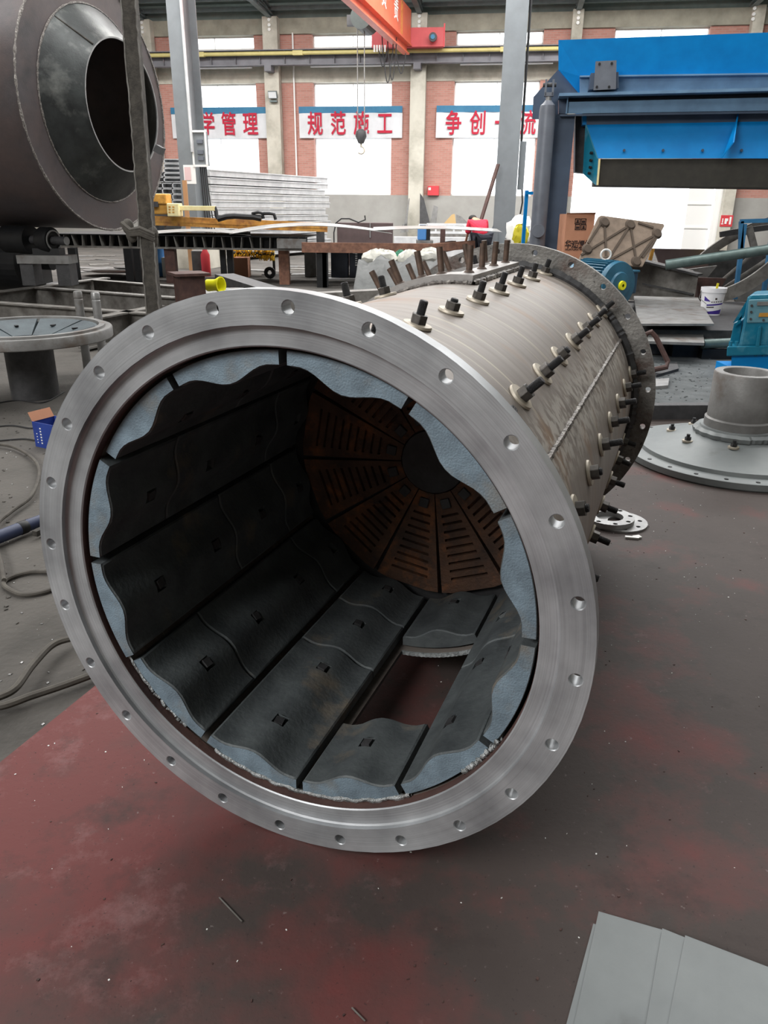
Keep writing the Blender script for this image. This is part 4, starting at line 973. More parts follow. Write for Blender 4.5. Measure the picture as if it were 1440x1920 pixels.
def roller(xa, xb, ytop, ybot, Y, lab):
    base = px((xa+xb)/2, ybot, Y); top = px((xa+xb)/2, ytop, Y); wd = px(xb, ybot, Y).x-px(xa, ybot, Y).x
    r = thing('roller_stand', base, lab, 'roller stand', 'roller stands under the big drum'); h = top.z-base.z
    for s in (-1, 1):
        b = MB(); b.box(base+Vector((s*(wd/2-.09), 0, h/2)), (.2, .3, h)); b.build('leg', M['dark_steel'], r)
    b = MB(); b.box(base+Vector((0, 0, h+.05)), (wd+.06, .36, .12)); b.build('cross_beam', M['grey_steel'], r)
    c = base+Vector((.0, 0, h+.32)); ax_ = Vector((.93, -.36, 0))
    b = MB(); b.lathe([(.07, 0), (.17, 0), (.19, .03), (.19, .2), (.17, .22), (.07, .22)], c-ax_*.06, ax_, 32); b.box(c-ax_*-.05+Vector((0, 0, -.17)), (.4, .24, .12)); b.build('bearing_housing', M['black'], r, smooth=True)
    b = MB(); b.lathe([(.13, 0), (.15, .0), (.15, .012), (.13, .012), (.13, 0)], c+ax_*.17, ax_, 32); b.build('seal_ring', M['light_steel'], r, smooth=True)
    b = MB(); b.cyl(c-ax_*.9, c+ax_*.42, .062, n=20); b.build('shaft', M['dark_steel'], r, smooth=True)
    b = MB(); b.cyl(c+ax_*.42, c+ax_*.425, .06, n=20); b.build('shaft_end', M['light_steel'], r)
    b = MB(); b.cyl(c-ax_*.75, c-ax_*.25, .2, n=40); b.build('roller', M['black'], r, smooth=True)
roller(52, 140, 492, 534, 12.35, 'black roller bearing stand under the rim of the big round drum')
b = MB(); q = px(30, 480, 13.4); b.cyl(q+Vector((-.9, .2, -.1)), q+Vector((.3, -.1, -.1)), .45, n=32); b.cyl(q+Vector((.3, -.1, -.1)), q+Vector((.7, -.25, -.1)), .1, n=20)
q2 = Vector((q.x, q.y, .62)); b.box(q2, (.9, .5, .5)); b.build('drive_roller', M['black'], tag=('black drive roller block in the shade beneath the big drum', 'roller stand'))

# stub post with a top plate, yellow cup
sb = pz(358, 566, FZ); r = thing('beam_stub', (sb.x, sb.y, 0), 'short brown beam stub with a square cap plate, behind the drum', 'steel stub')
b = MB(); zt = px(360, 516, sb.y).z; b.ibeam(Vector((sb.x, sb.y, 0)), Vector((sb.x, sb.y, zt)), .34, .38, .03, (math.sin(.5), -math.cos(.5), 0)); b.box(Vector((sb.x, sb.y, zt/2)), (.33, .33, zt-.02), Matrix.Rotation(.5, 3, 'Z')); b.build('post', M['rust_brown'], r)
b = MB(); b.box((sb.x, sb.y, zt+.02), (.48, .48, .035), Matrix.Rotation(.5, 3, 'Z')); b.build('cap_plate', M['rust_brown'], r)
yb = px(390, 535, 11.6); ye = px(415, 534, 11.5)
b = MB(); d = ye-yb; L_ = d.length; b.lathe([(.001, 0), (.085, 0), (.08, L_*.6), (.115, L_*.95), (.115, L_), (.1, L_), (.07, L_*.6), (.07, .02), (.001, .02)], yb, d, 32)
b.build('yellow_cup', M['yellow_bright'], smooth=True, tag=('bright yellow plastic bell cup lying beside the brown beam stub', 'plastic cup'))
g = pz(430, 543, .15)
top_ = lambda x, y, Y: Vector((px(x, y, Y).x, Y, yb.z-.12))
b = MB()
gz_ = yb.z-.12; b.prism([top_(385, 551, 11.3), top_(470, 545, 11.4), top_(460, 538, 12.6), top_(380, 541, 12.4)], (0, 0, -.02)); b.build('grey_plate', M['grey_steel'], tag=('grey steel plate under the yellow cup', 'steel plate'))
b = MB(); q = px(425, 545, 11.9); b.box2((q.x-.35, 11.6, -.02), (q.x+.35, 12.2, yb.z-.142)); b.build('plate_support', M['dark_steel'], tag=('dark block holding up the plate with the yellow cup', 'block'))
# channels running behind the drum top
for i, (a, c, Y0, Y1, mt, lab) in enumerate((((430, 556), (770, 538), 11.2, 10.2, M['rail'], 'long pale steel channel behind the drum, nearest the flange'), ((420, 512), (560, 555), 13.6, 11.4, M['dark_steel'], 'dark folded steel channel sloping down behind the yellow cup'))):
    b = MB(); b.chan(px(*a, Y0)-Vector((0, 0, .12)), px(*c, Y1)-Vector((0, 0, .12)), .34, .22, .02); b.build('steel_channel', mt, tag=(lab, 'steel channel'))

# ================================================================== WORK TABLE AND STOCK IN THE MIDDLE
def pbox(mb, x0, y0, x1, y1, Y, d):
    """box whose front face fills the rectangle at depth Y, d deep"""
    ym, xm = (y0+y1)/2, (x0+x1)/2
    a = px(x0, ym, Y); b_ = px(x1, ym, Y); t = px(xm, y0, Y); u = px(xm, y1, Y)
    return mb.box2((a.x, Y, u.z), (b_.x, Y+d, t.z))
TY = 17.5
r = thing('work_table', px(420, 530, TY), 'long black steel work table with a ribbed open edge on short legs', 'table')
ta, tb = px(95, 437, TY+.5), px(572, 445, TY); zt = .98
ta.z = tb.z = zt
tdir = (tb-ta); tdir.z = 0; TL = tdir.length; tdir.normalize(); tn = Vector((-tdir.y, tdir.x, 0))
b = MB(); b.prism([ta, tb, tb+tn*1.7, ta+tn*1.7], (0, 0, .02)); b.build('top_plate', M['black'], r)
b = MB(); b.prism([ta+Vector((0, 0, -.27)), tb+Vector((0, 0, -.27)), tb+tn*.3+Vector((0, 0, -.27)), ta+tn*.3+Vector((0, 0, -.27))], (0, 0, .035)); b.build('lower_flange', M['rail'], r)
nr = 27
for i in range(nr):
    b = MB(); c = ta+tdir*(TL*(i+.3)/nr)+tn*.12+Vector((0, 0, -.12)); sl = .02*math.sin(i*2.3)
    b.bar(c+Vector((0, 0, .115))+tdir*sl, c+Vector((0, 0, -.115))-tdir*sl, .012, .22, tn); b.build('rib', M['rail'], r)
b = MB(); b.bar(ta+tn*.26+Vector((0, 0, -.12)), tb+tn*.26+Vector((0, 0, -.12)), .01, .24); b.build('web', M['black'], r)
b = MB(); e = tb-tdir*.3; b.box(e+Vector((0, .1, -.12)), (.62, .3, .2)); b.build('end_box', M['grey_steel'], r)
for (x0, x1, yb, mt) in ((308, 327, 508, M['rust_brown']), (412, 422, 506, M['black']), (425, 436, 506, M['black']), (232, 246, 500, M['black']), (250, 262, 500, M['black']), (522, 541, 534, M['rust_beam']), (128, 142, 505, M['black'])):
    b = MB(); Yl = TY+.3; p = px((x0+x1)/2, 480, Yl); wl_ = px(x1, 480, Yl).x-px(x0, 480, Yl).x; b.box2((p.x-wl_/2, Yl, -.02), (p.x+wl_/2, Yl+wl_, zt-.27)); b.build('leg', mt, r)
# rust-brown trestle beyond the table's end
r = thing('trestle', px(700, 520, TY), 'rust brown steel trestle frame carrying bright sheets, at the end of the work table', 'trestle')
Y1 = TY-.3
b = MB(); a, c = px(566, 456, Y1), px(816, 474, Y1); a.z = c.z = (a.z+c.z)/2; b.chan(a, c, .12, .2, .015); b.build('beam', M['rust_beam'], r)
b = MB(); q = px(850, 456, Y1+1.6); q.z = c.z; b.chan(c, q, .12, .2, .015); b.build('cross_beam', M['rust_beam'], r)
b = MB(); q2 = px(860, 462, Y1-.4); q2.z = c.z+.02; b.bar(c+Vector((-.05, 0, .02)), q2+Vector((.4, .9, .05)), .12, .16); b.build('cross_beam', M['rust_beam'], r)
for x0, x1, mt in ((593, 612, M['black']), (813, 833, M['rust_beam']), (604, 614, M['black'])):
    b = MB(); p = px((x0+x1)/2, 480, Y1); w_ = px(x1, 480, Y1).x-px(x0, 480, Y1).x; b.box2((p.x-w_/2, Y1+.02, -.02), (p.x+w_/2, Y1+.2, c.z-.1)); b.build('leg', mt, r)
# bright warped sheets lying on table and trestle
def warped(name, P4, amp, mt, tag_, nseg=14, th=.012):
    b = MB(); p00, p10, p11, p01 = [Vector(p) for p in P4]; G = []
    for i in range(nseg+1):
        t = i/nseg; z = amp*math.sin(math.pi*t)
        G.append((p00.lerp(p10, t)+Vector((0, 0, z)), p01.lerp(p11, t)+Vector((0, 0, z))))
    bm = b.bm; V = [[bm.verts.new(q) for q in (g[0], g[1], g[1]-Vector((0, 0, th)), g[0]-Vector((0, 0, th)))] for g in G]
    for A, B_ in zip(V, V[1:]):
        for k_ in range(4): bm.faces.new((A[k_], A[(k_+1) % 4], B_[(k_+1) % 4], B_[k_]))
    bm.faces.new(V[0]); bm.faces.new(V[-1]); return b.build(name, mt, smooth=True, tag=tag_)
def top(x, y, Y, z): p = px(x, y, Y); p.z = z; return p
warped('steel_sheet', [top(430, 440, 17.6, 1.04), top(735, 460, 17.2, 1.1), top(700, 440, 20.0, 1.12), top(430, 430, 20.0, 1.04)], .16, M['table_plate'], ('long bright bowed sheet lying over the ribbed table end', 'steel sheet', 'bright sheets on the table'))
warped('steel_sheet', [top(700, 462, 17.4, 1.15), top(940, 462, 17.4, 1.14), top(930, 450, 19.6, 1.15), top(700, 450, 19.6, 1.16)], .05, M['table_plate'], ('bright flat sheet on the trestle, reaching to the right steel column', 'steel sheet', 'bright sheets on the table'))
warped('steel_sheet', [top(285, 440, 17.8, 1.02), top(470, 446, 17.6, 1.02), top(470, 440, 19.4, 1.03), top(285, 432, 19.4, 1.03)], .06, M['grey_steel'], ('dull dark sheet with curled edge on the ribbed table', 'steel sheet', 'bright sheets on the table'))
# orange beam with the yellow cutting machine on top
OY = 20.4
r = thing('orange_beam', px(450, 430, OY), 'long orange and rust channel beam lying behind the ribbed table', 'steel beam')
a, c = px(270, 411, OY), px(613, 425, OY+1); hz = .22
b = MB(); b.chan(a-Vector((0, 0, .02)), c-Vector((0, 0, .02)), .2, hz, .02, 1); b.build('channel', M['orange_beam'], r)
b = MB(); b.bar(a-Vector((0, .1, .02)), c-Vector((0, .1, .02)), .02, .05); b.build('ridge', M['orange_beam'], r)
for x in (300, 450, 600):
    t = (x-270)/343; p = a.lerp(c, t); b = MB(); b.box2((p.x-.1, p.y-.1, -.02), (p.x+.1, p.y+.1, p.z-.13)); b.build('support_leg', M['dark_steel'], r)
r = thing('cutting_machine', px(305, 405, OY), 'yellow cutting machine with a long cream arm sitting on the orange beam', 'machine')
b = MB(); pbox(b, 283, 363, 312, 383, OY-.1, .5); b.build('head', M['yellow'], r, bevel=.03)
b = MB(); pbox(b, 280, 381, 318, 402, OY-.05, .45); b.build('carriage', M['yellow'], r, bevel=.03)
b = MB(); pbox(b, 313, 381, 335, 406, OY-.2, .4); b.build('control_box', M['cream'], r, bevel=.02)
b = MB()
for i in range(6): q = px(318+(i % 2)*7, 388+(i//2)*5, OY-.2); b.box(q, (.05, .01, .03))
b.build('marking', M['yellow'], r)
b = MB(); pbox(b, 334, 386, 403, 395, OY-.05, .14); b.build('arm', M['cream'], r, bevel=.01)
b = MB(); b.tube([px(402, 388, OY), px(405, 396, OY), px(406, 405, OY), px(409, 410, OY)], .05, 8); b.build('torch_hose', M['cable_black'], r, smooth=True)
b = MB(); pbox(b, 280, 378, 296, 388, OY-.14, .1); b.build('motor', M['dark_steel'], r)
b = MB()
b.tube([px(408, 411, OY), px(425, 406, OY), px(440, 405, OY), px(475, 407, OY), px(490, 410, OY)], .07, 8)
b.tube([px(473, 410, OY), px(474, 400, OY), px(484, 398, OY), px(492, 400, OY), px(494, 410, OY)], .04, 8)
b.tube([px(494, 400, OY), px(505, 400, OY), px(514, 402, OY), px(517, 412, OY)], .04, 8)
b.build('black_hose', M['black'], smooth=True, tag=('black hose with loop handles lying on the orange beam', 'hose'))
# stack of long galvanised panels behind
PA = px(392, 315, 24.2); PB = px(614, 337, 30.5)
n_l = 12; H = 2.9
for i in range(n_l):
    z0 = .1+i*H/n_l; z1 = z0+H/n_l-.035; jx = .25*math.sin(i*1.9)
    A = Vector((PA.x, PA.y, 0)); B_ = Vector((PB.x, PB.y, 0)); d = (B_-A).normalized(); nn = Vector((-d.y, d.x, 0))
    ztop = PA.z; z0 *= ztop/3.0*1.0; z1 *= ztop/3.0
    e = B_+d*jx*(.8 if i < n_l-1 else .0)
    b = MB(); b.prism([A+Vector((0, 0, z0)), e+Vector((0, 0, z0)), e+nn*1.0+Vector((0, 0, z0)), A+nn*1.0+Vector((0, 0, z0))], (0, 0, z1-z0))
    b.bar(A-nn*.015+Vector((0, 0, z1-.02)), e-nn*.015+Vector((0, 0, z1-.02)), .03, .025)
    b.build('galvanised_panel', M['galv'], tag=(['long pale galvanised panel at the bottom of the tall stack behind the orange beam', 'long pale galvanised panel within the tall stack behind the orange beam', 'topmost long pale galvanised panel of the stack under the leftmost window'][0 if i == 0 else 2 if i == n_l-1 else 1], 'panel', 'galvanised panels in the stack'))
    b = MB()
    b.prism([A+nn*.05+Vector((0, 0, z1)), A+nn*.1+Vector((0, 0, z1)), A+nn*.1+d*1+Vector((0, 0, z1)), A+nn*.05+d*1+Vector((0, 0, z1))], (0, 0, .03)) if False else b.bm.free()
# stack of C channels seen end on
CY = 24.3
cols = [(307, 335, 298, 342, 5), (285, 306, 322, 342, 2), (285, 303, 343, 386, 4), (304, 322, 343, 386, 4), (323, 340, 343, 386, 4)]
for (x0, x1, y0, y1, n_) in cols:
    for i in range(n_):
        ya = y0+(y1-y0)*i/n_; yb_ = y0+(y1-y0)*(i+1)/n_-.8
        b = MB(); xm, ym = (x0+x1)/2, (ya+yb_)/2
        pa = px(x0, ym, CY); pb_ = px(x1, ym, CY); zt_ = px(xm, ya, CY).z; zb_ = px(xm, yb_, CY).z; t_ = .018
        for q in ((pa.x, zt_-t_, pb_.x, zt_), (pa.x, zb_, pb_.x, zb_+t_), (pa.x, zb_, pa.x+t_*1.4, zt_)): b.box2((q[0], CY, q[1]), (q[2], CY+1.2, q[3]))
        b.box2((pa.x+.02, CY+.5, zb_+.02), (pb_.x, CY+.52, zt_-.02))
        b.build('channel_section', M['galv'], tag=('galvanised channel section seen end on in the stack beside the left column', 'steel channel', 'channel sections stacked by the left column'))
b = MB(); xa, xb = px(284, 362, CY).x, px(336, 362, CY).x; b.box2((xa, CY+.1, -.02), (xb, CY+1.1, px(310, 387, CY).z-.01)); b.build('stack_support', M['dark_steel'], tag=('dark bearer block under the stacked channel sections', 'bearer'))
b = MB(); xa, xb = px(343, 360, 21.5).x, px(351, 360, 21.5).x; b.box2((xa, 21.5, -.02), (xb, 21.56, px(346, 338, 21.5).z)); b.build('timber_batten', M['wood'], tag=('brown timber batten standing against the left column', 'timber'))

# under the table
def simple(name, x0, y0, x1, y1, Y, d, mt, lab, cat, bevel=.01):
    b = MB(); pbox(b, x0, y0, x1, y1, Y, d); return b.build(name, mt, bevel=bevel, tag=(lab, cat))
def on_floor(x, Y): return px(x, 500, Y).x
UY = 19.8
def floor_box(name, x0, x1, ytop, Y, d, mt, lab, cat):
    b = MB(); xa, xb = px(x0, ytop, Y).x, px(x1, ytop, Y).x; zt_ = px((x0+x1)/2, ytop, Y).z; b.box2((xa, Y, -.02), (xb, Y+d, zt_)); return b.build(name, mt, bevel=.015, tag=(lab, cat))
b = MB(); q = px(297, 470, UY); b.lathe([(.001, 0), (.28, 0), (.28, .3), (.29, .31), (.28, .33), (.28, .62), (.25, .9), (.1, .92), (.001, .92)], (q.x, q.y, -.02), n=28); b.build('blue_drum', M['weld_blue'], smooth=True, tag=('blue barrel under the ribbed table beside the angle strut', 'barrel'))
floor_box('white_jug', 302, 313, 483, UY-.4, .2, M['white'], 'small white jug on the floor by the blue barrel', 'jug')
floor_box('grey_crate', 358, 378, 470, UY, .5, M['grey_steel'], 'grey metal crate under the table next to the red canister', 'crate')
b = MB(); q = px(384, 470, UY); b.lathe([(.001, 0), (.11, 0), (.11, .5), (.06, .6), (.04, .68), (.001, .68)], (q.x, q.y, -.02), n=20); b.build('red_canister', M['fire_red'], smooth=True, tag=('red canister standing under the ribbed table', 'canister'))
floor_box('orange_carton', 437, 464, 483, UY-.3, .4, M['card'], 'orange brown carton under the yellow brush', 'carton')
r = thing('brush_roller', px(475, 478, UY), 'bright yellow bristle brush roller lying under the ribbed table', 'brush')
b = MB(); a, c = px(434, 474, UY+.3), px(514, 476, UY+.3); b.cyl(a, c, .05, n=12); b.build('core', M['dark_steel'], r)
b = MB(); rd = random.Random(2); ax_ = (c-a).normalized()
for i in range(420):
    t = rd.random(); an = rd.uniform(0, 2*math.pi); p = a.lerp(c, t); u = Vector((0, math.cos(an), math.sin(an))); k_ = .17 if math.sin(t*9) > -.6 else .1
    b.bar(p+u*.04, p+u*k_+Vector((rd.uniform(-.02, .02), 0, 0)), .016, .016)
o = b.build('bristle', M['yellow_brush'], r); o['kind'] = 'stuff'
for x in (440, 512):
    q = px(x, 476, UY+.3); b = MB(); b.box2((q.x-.03, q.y+.06, -.02), (q.x+.03, q.y+.12, q.z)); b.build('stand', M['dark_steel'], r)
b = MB(); q = px(505, 492, UY-.6); b.lathe([(.05, -.03), (.13, -.03), (.14, 0), (.13, .03), (.05, .03), (.05, -.03)], (q.x, q.y, .122), (0, 1, 0), 24); b.build('hand_cart_wheel', M['dark_steel'], smooth=True, tag=('dark cart wheel standing near the yellow brush', 'wheel'))
floor_box('grey_cabinet', 570, 592, 462, UY, .5, M['grey_steel'], 'dark grey cabinet under the trestle beside the black leg', 'cabinet')
r = thing('welding_machine', px(680, 500, UY), 'dark navy welding power unit with white dials under the trestle', 'welding machine')
b = MB(); xa, xb = px(655, 480, UY).x, px(700, 480, UY).x; b.box2((xa, UY, -.02), (xb, UY+.8, px(680, 462, UY).z)); b.build('cabinet', M['box_navy'], r, bevel=.02)
b = MB(); q = px(664, 468, UY); b.cyl(q, q-Vector((0, .02, 0)), .09, n=20); b.build('dial', M['white'], r)
b = MB()
for i in range(6): q = px(668, 476+i*4.2, UY); b.box(q, (.05, .01, .025))
for i in range(5): q = px(690, 470+i*6, UY); b.box(q, (.08, .01, .02))
q = px(676, 466, UY); b.box(q, (.3, .01, .04)); b.build('panel_marking', M['white'], r)
r = thing('welding_machine', px(712, 500, UY), 'second navy power unit close against the white sacks', 'welding machine')
b = MB(); b.box2((px(702, 480, UY+.1).x, UY+.1, -.02), (px(738, 480, UY).x, UY+.9, px(710, 466, UY).z)); b.build('cabinet', M['box_navy'], r, bevel=.02)
b = MB()
for i in range(4): q = px(708+i % 2*8, 476+i*6, UY+.09); b.box(q, (.06, .01, .03))
b.build('panel_marking', M['white'], r)
floor_box('dark_unit', 620, 652, 464, UY, .7, M['box_navy'], 'plain dark machine box between the trestle leg and the welding unit', 'machine')
def sack(x, y, Y, rr, mt, lab, sq=(1, .8, .8), grp=None):
    q = px(x, y, Y); b = MB(); b.sphere((q.x, q.y, q.z), rr, sq, 20, 12); rd = random.Random(x)
    for v in b.bm.verts: v.co += Vector((rd.uniform(-1, 1), rd.uniform(-1, 1), rd.uniform(-1, 1)))*rr*.09
    return b.build('sack', mt, smooth=True, tag=(lab, 'sack', grp))
GS = 'sacks on the grey tarp'
sack(712, 487, 15.6, .28, M['sack'], 'white woven sack at the left end of the sack pile', (1.3, .8, .7), GS)
sack(750, 486, 15.75, .17, M['sack_green'], 'green sack between the first two white ones', (.8, .9, 1), GS)
sack(768, 490, 15.55, .24, M['sack'], 'white tied sack in the middle of the pile', (1, .8, .9), GS)
sack(787, 491, 15.75, .13, M['sack_green'], 'green striped sack right of the tied white one', (.7, .8, 1.3), GS)
sack(808, 484, 15.7, .24, M['sack'], 'white sack at the trestle leg end of the pile', (1.2, .8, .8), GS)
b = MB(); n_ = 22; G = []
for i in range(n_+1):
    row = []
    for j in range(9):
        q = px(674+180*i/n_, 492, 15.4).lerp(px(660+200*i/n_, 540, 14.0), j/8)
        zt_ = px(674+180*i/n_, 488+6*math.sin(i*.9), 15.4).z*(1-(j/8)**1.6)+.02; q.z = zt_+.03*math.sin(i*1.7+j*1.3); row.append(b.bm.verts.new(q))
    G.append(row)
for i in range(n_):
    for j in range(8): b.bm.faces.new((G[i][j], G[i+1][j], G[i+1][j+1], G[i][j+1]))
o = b.build('grey_tarp', M['tarp'], smooth=True, tag=('crumpled grey tarpaulin draped below the white sacks, behind the drum', 'tarpaulin'))
md = o.modifiers.new('thick', 'SOLIDIFY'); md.thickness = .01
# scrap offcuts on the floor under the table
rd = random.Random(11)
spots = [(150, 478), (172, 485), (196, 478), (215, 486), (234, 492), (186, 494), (160, 500), (208, 500), (240, 505), (175, 507), (560, 498), (585, 503), (560, 512), (650, 508), (690, 515), (640, 520), (490, 505), (520, 512)]
labs = 'thin offcut of scrap sheet in the litter under the ribbed table'
for i, (x, y) in enumerate(spots):
    q = pz(x, y, .02); b = MB(); Lx, Ly = rd.uniform(.5, 1.6), rd.uniform(.15, .4); b.box((q.x, q.y, -.009), (Lx, Ly, .02), Matrix.Rotation(rd.uniform(-.5, .5), 3, 'Z'))
    b.build('sheet_offcut', (M['light_steel'], M['grey_steel'], M['rail'])[i % 3], tag=(labs, 'scrap', 'scrap offcuts under the table'))
for i, (x, y, s_) in enumerate(((196, 507, .5), (222, 512, .6), (250, 508, .45))):
    q = pz(x, y, .1); b = MB(); b.lathe([(.001, 0), (s_, .0), (s_, .02), (.001, .03)], (q.x, q.y, .1+.04*i), n=28); b.build('disc_offcut', M['grey_steel'], tag=('round steel disc offcut lying behind the angle strut', 'scrap', 'disc offcuts'))
b = MB(); b.box2((pz(180, 505, 0).x, 15.6, -.02), (pz(255, 505, 0).x+.3, 16.6, .1)); b.build('offcut_pallet', M['dark_steel'], tag=('low dark pallet under the round disc offcuts', 'pallet'))
# things along the far wall
MY = 24.0
r = thing('maroon_panel', px(690, 440, MY), 'dull maroon steel box section standing beyond the bright sheets', 'steel box')
b = MB(); b.box2((px(632, 430, MY).x, MY, -.02), (px(737, 430, MY).x, MY+.7, px(690, 418, MY).z)); b.build('body', M['maroon'], r)
b = MB(); q = px(694, 432, MY); b.box((q.x, q.y-.02, q.z), (.03, .03, .4)); b.build('stiffener', M['light_steel'], r)
b = MB(); q = px(626, 436, MY-.3); b.tube([Vector((q.x, q.y, -.0)), q, px(630, 418, MY-.3), px(640, 410, MY-.3), px(655, 410, MY-.3), px(672, 417, MY-.3), px(685, 412, MY-.1), px(684, 404, MY-.1)], .02, 6); b.build('bent_cable', M['cable_black'], smooth=True, tag=('bent dark cable arching over the maroon box section', 'cable'))
r = thing('portable_welder', px(800, 435, 22.5), 'bright blue portable welder standing before the far concrete pier', 'welding machine')
b = MB(); Yb = 22.5; b.box2((px(784, 430, Yb).x, Yb, px(790, 447, Yb).z-.05), (px(800, 430, Yb).x, Yb+.5, px(790, 427, Yb).z)); b.build('case', M['weld_blue'], r, bevel=.03)
b = MB(); b.box2((px(800, 430, Yb).x, Yb+.01, px(790, 447, Yb).z-.05), (px(807, 430, Yb).x, Yb+.5, px(790, 428, Yb).z)); b.build('side_panel', M['black'], r)
b = MB(); q0, q1 = px(786, 427, Yb), px(804, 427, Yb); b.tube([q0, q0+Vector((0, .1, .08)), q1+Vector((0, .1, .08)), q1], .015, 6); b.build('handle', M['white'], r)
b = MB(); b.box2((px(782, 448, Yb).x, Yb-.1, -.02), (px(812, 448, Yb).x, Yb+.7, px(790, 447, Yb).z-.05)); b.build('bench_block', M['grey_steel'], tag=('grey bench block under the blue portable welder', 'bench'))
LY = 30
r = thing('lattice_frame', px(830, 430, LY), 'pale welded lattice frame lying along the far wall', 'steel frame')
za, zb_ = px(840, 436, LY).z, px(840, 421, LY).z; xa, xb = px(800, 430, LY).x, px(885, 430, LY).x
for z in (za, zb_):
    b = MB(); b.bar((xa, LY, z), (xb, LY, z), .08, .08); b.build('chord', M['galv'], r)
for i in range(6):
    x = xa+(xb-xa)*i/5; b = MB(); b.bar((x, LY, za), (x, LY, zb_), .06, .06); b.build('post', M['galv'], r)
b = MB(); x0 = xa+(xb-xa)*.8; b.bar((x0, LY, za), (xb, LY, zb_), .04, .04); b.bar((x0, LY-.05, zb_), (xb, LY-.05, za), .04, .04); b.build('brace', M['galv'], r)
b = MB(); b.box2((xa-1.2, LY-1.2, -.02), (xb+1.5, LY-.6, px(840, 445, LY-1).z)); b.build('long_girder', M['galv'], tag=('long pale steel girder lying before the lattice frame', 'steel beam'))
b = MB(); b.box2((xa, LY-.1, -.02), (xb, LY+.3, za-.05)); b.build('bearer_beam', M['rail'], tag=('grey bearer beam under the pale lattice frame', 'bearer'))
b = MB(); xa, xb = px(826, 440, 24.5).x, px(835, 440, 24.5).x; b.box2((xa, 24.5, -.02), (xb, 24.65, px(830, 425, 24.5).z)); b.build('short_post', M['rust_brown'], tag=('short brown steel post standing between blue welder and column', 'post'))
for (pts, mt, lab) in (([(757, 436), (763, 435), (769, 372), (767, 372)], M['grey_steel'], 'tall narrow grey plate leaning on the concrete pier, left of it'),
                       ([(788, 430), (810, 428), (795, 372), (788, 362)], M['dark_steel'], 'dark pointed steel offcut leaning on the pier, right of it'),
                       ([(805, 430), (818, 430), (822, 388), (814, 385)], M['grey_steel'], 'grey flat strip leaning on the wall under the fire box'),
                       ([(830, 422), (856, 420), (853, 401), (848, 402)], M['brass'], 'tan triangular plate leaning on the far wall'),
                       ([(856, 422), (880, 420), (866, 406), (856, 402)], M['grey_steel'], 'grey triangular plate leaning on the far wall beside the tan one'),
                       ([(752, 436), (768, 434), (764, 419), (756, 420)], M['grey_steel'], 'rounded grey plate at the foot of the concrete pier')):
    b = MB(); q = [pn(x, y, W(0, 0, .6), WN) for x, y in pts]; b.prism([v+WN*(.35*(1-(v.z/3))) for v in q], WN*.012); b.build('leaning_plate', mt, tag=(lab, 'steel plate', 'plates leaning on the far wall'))

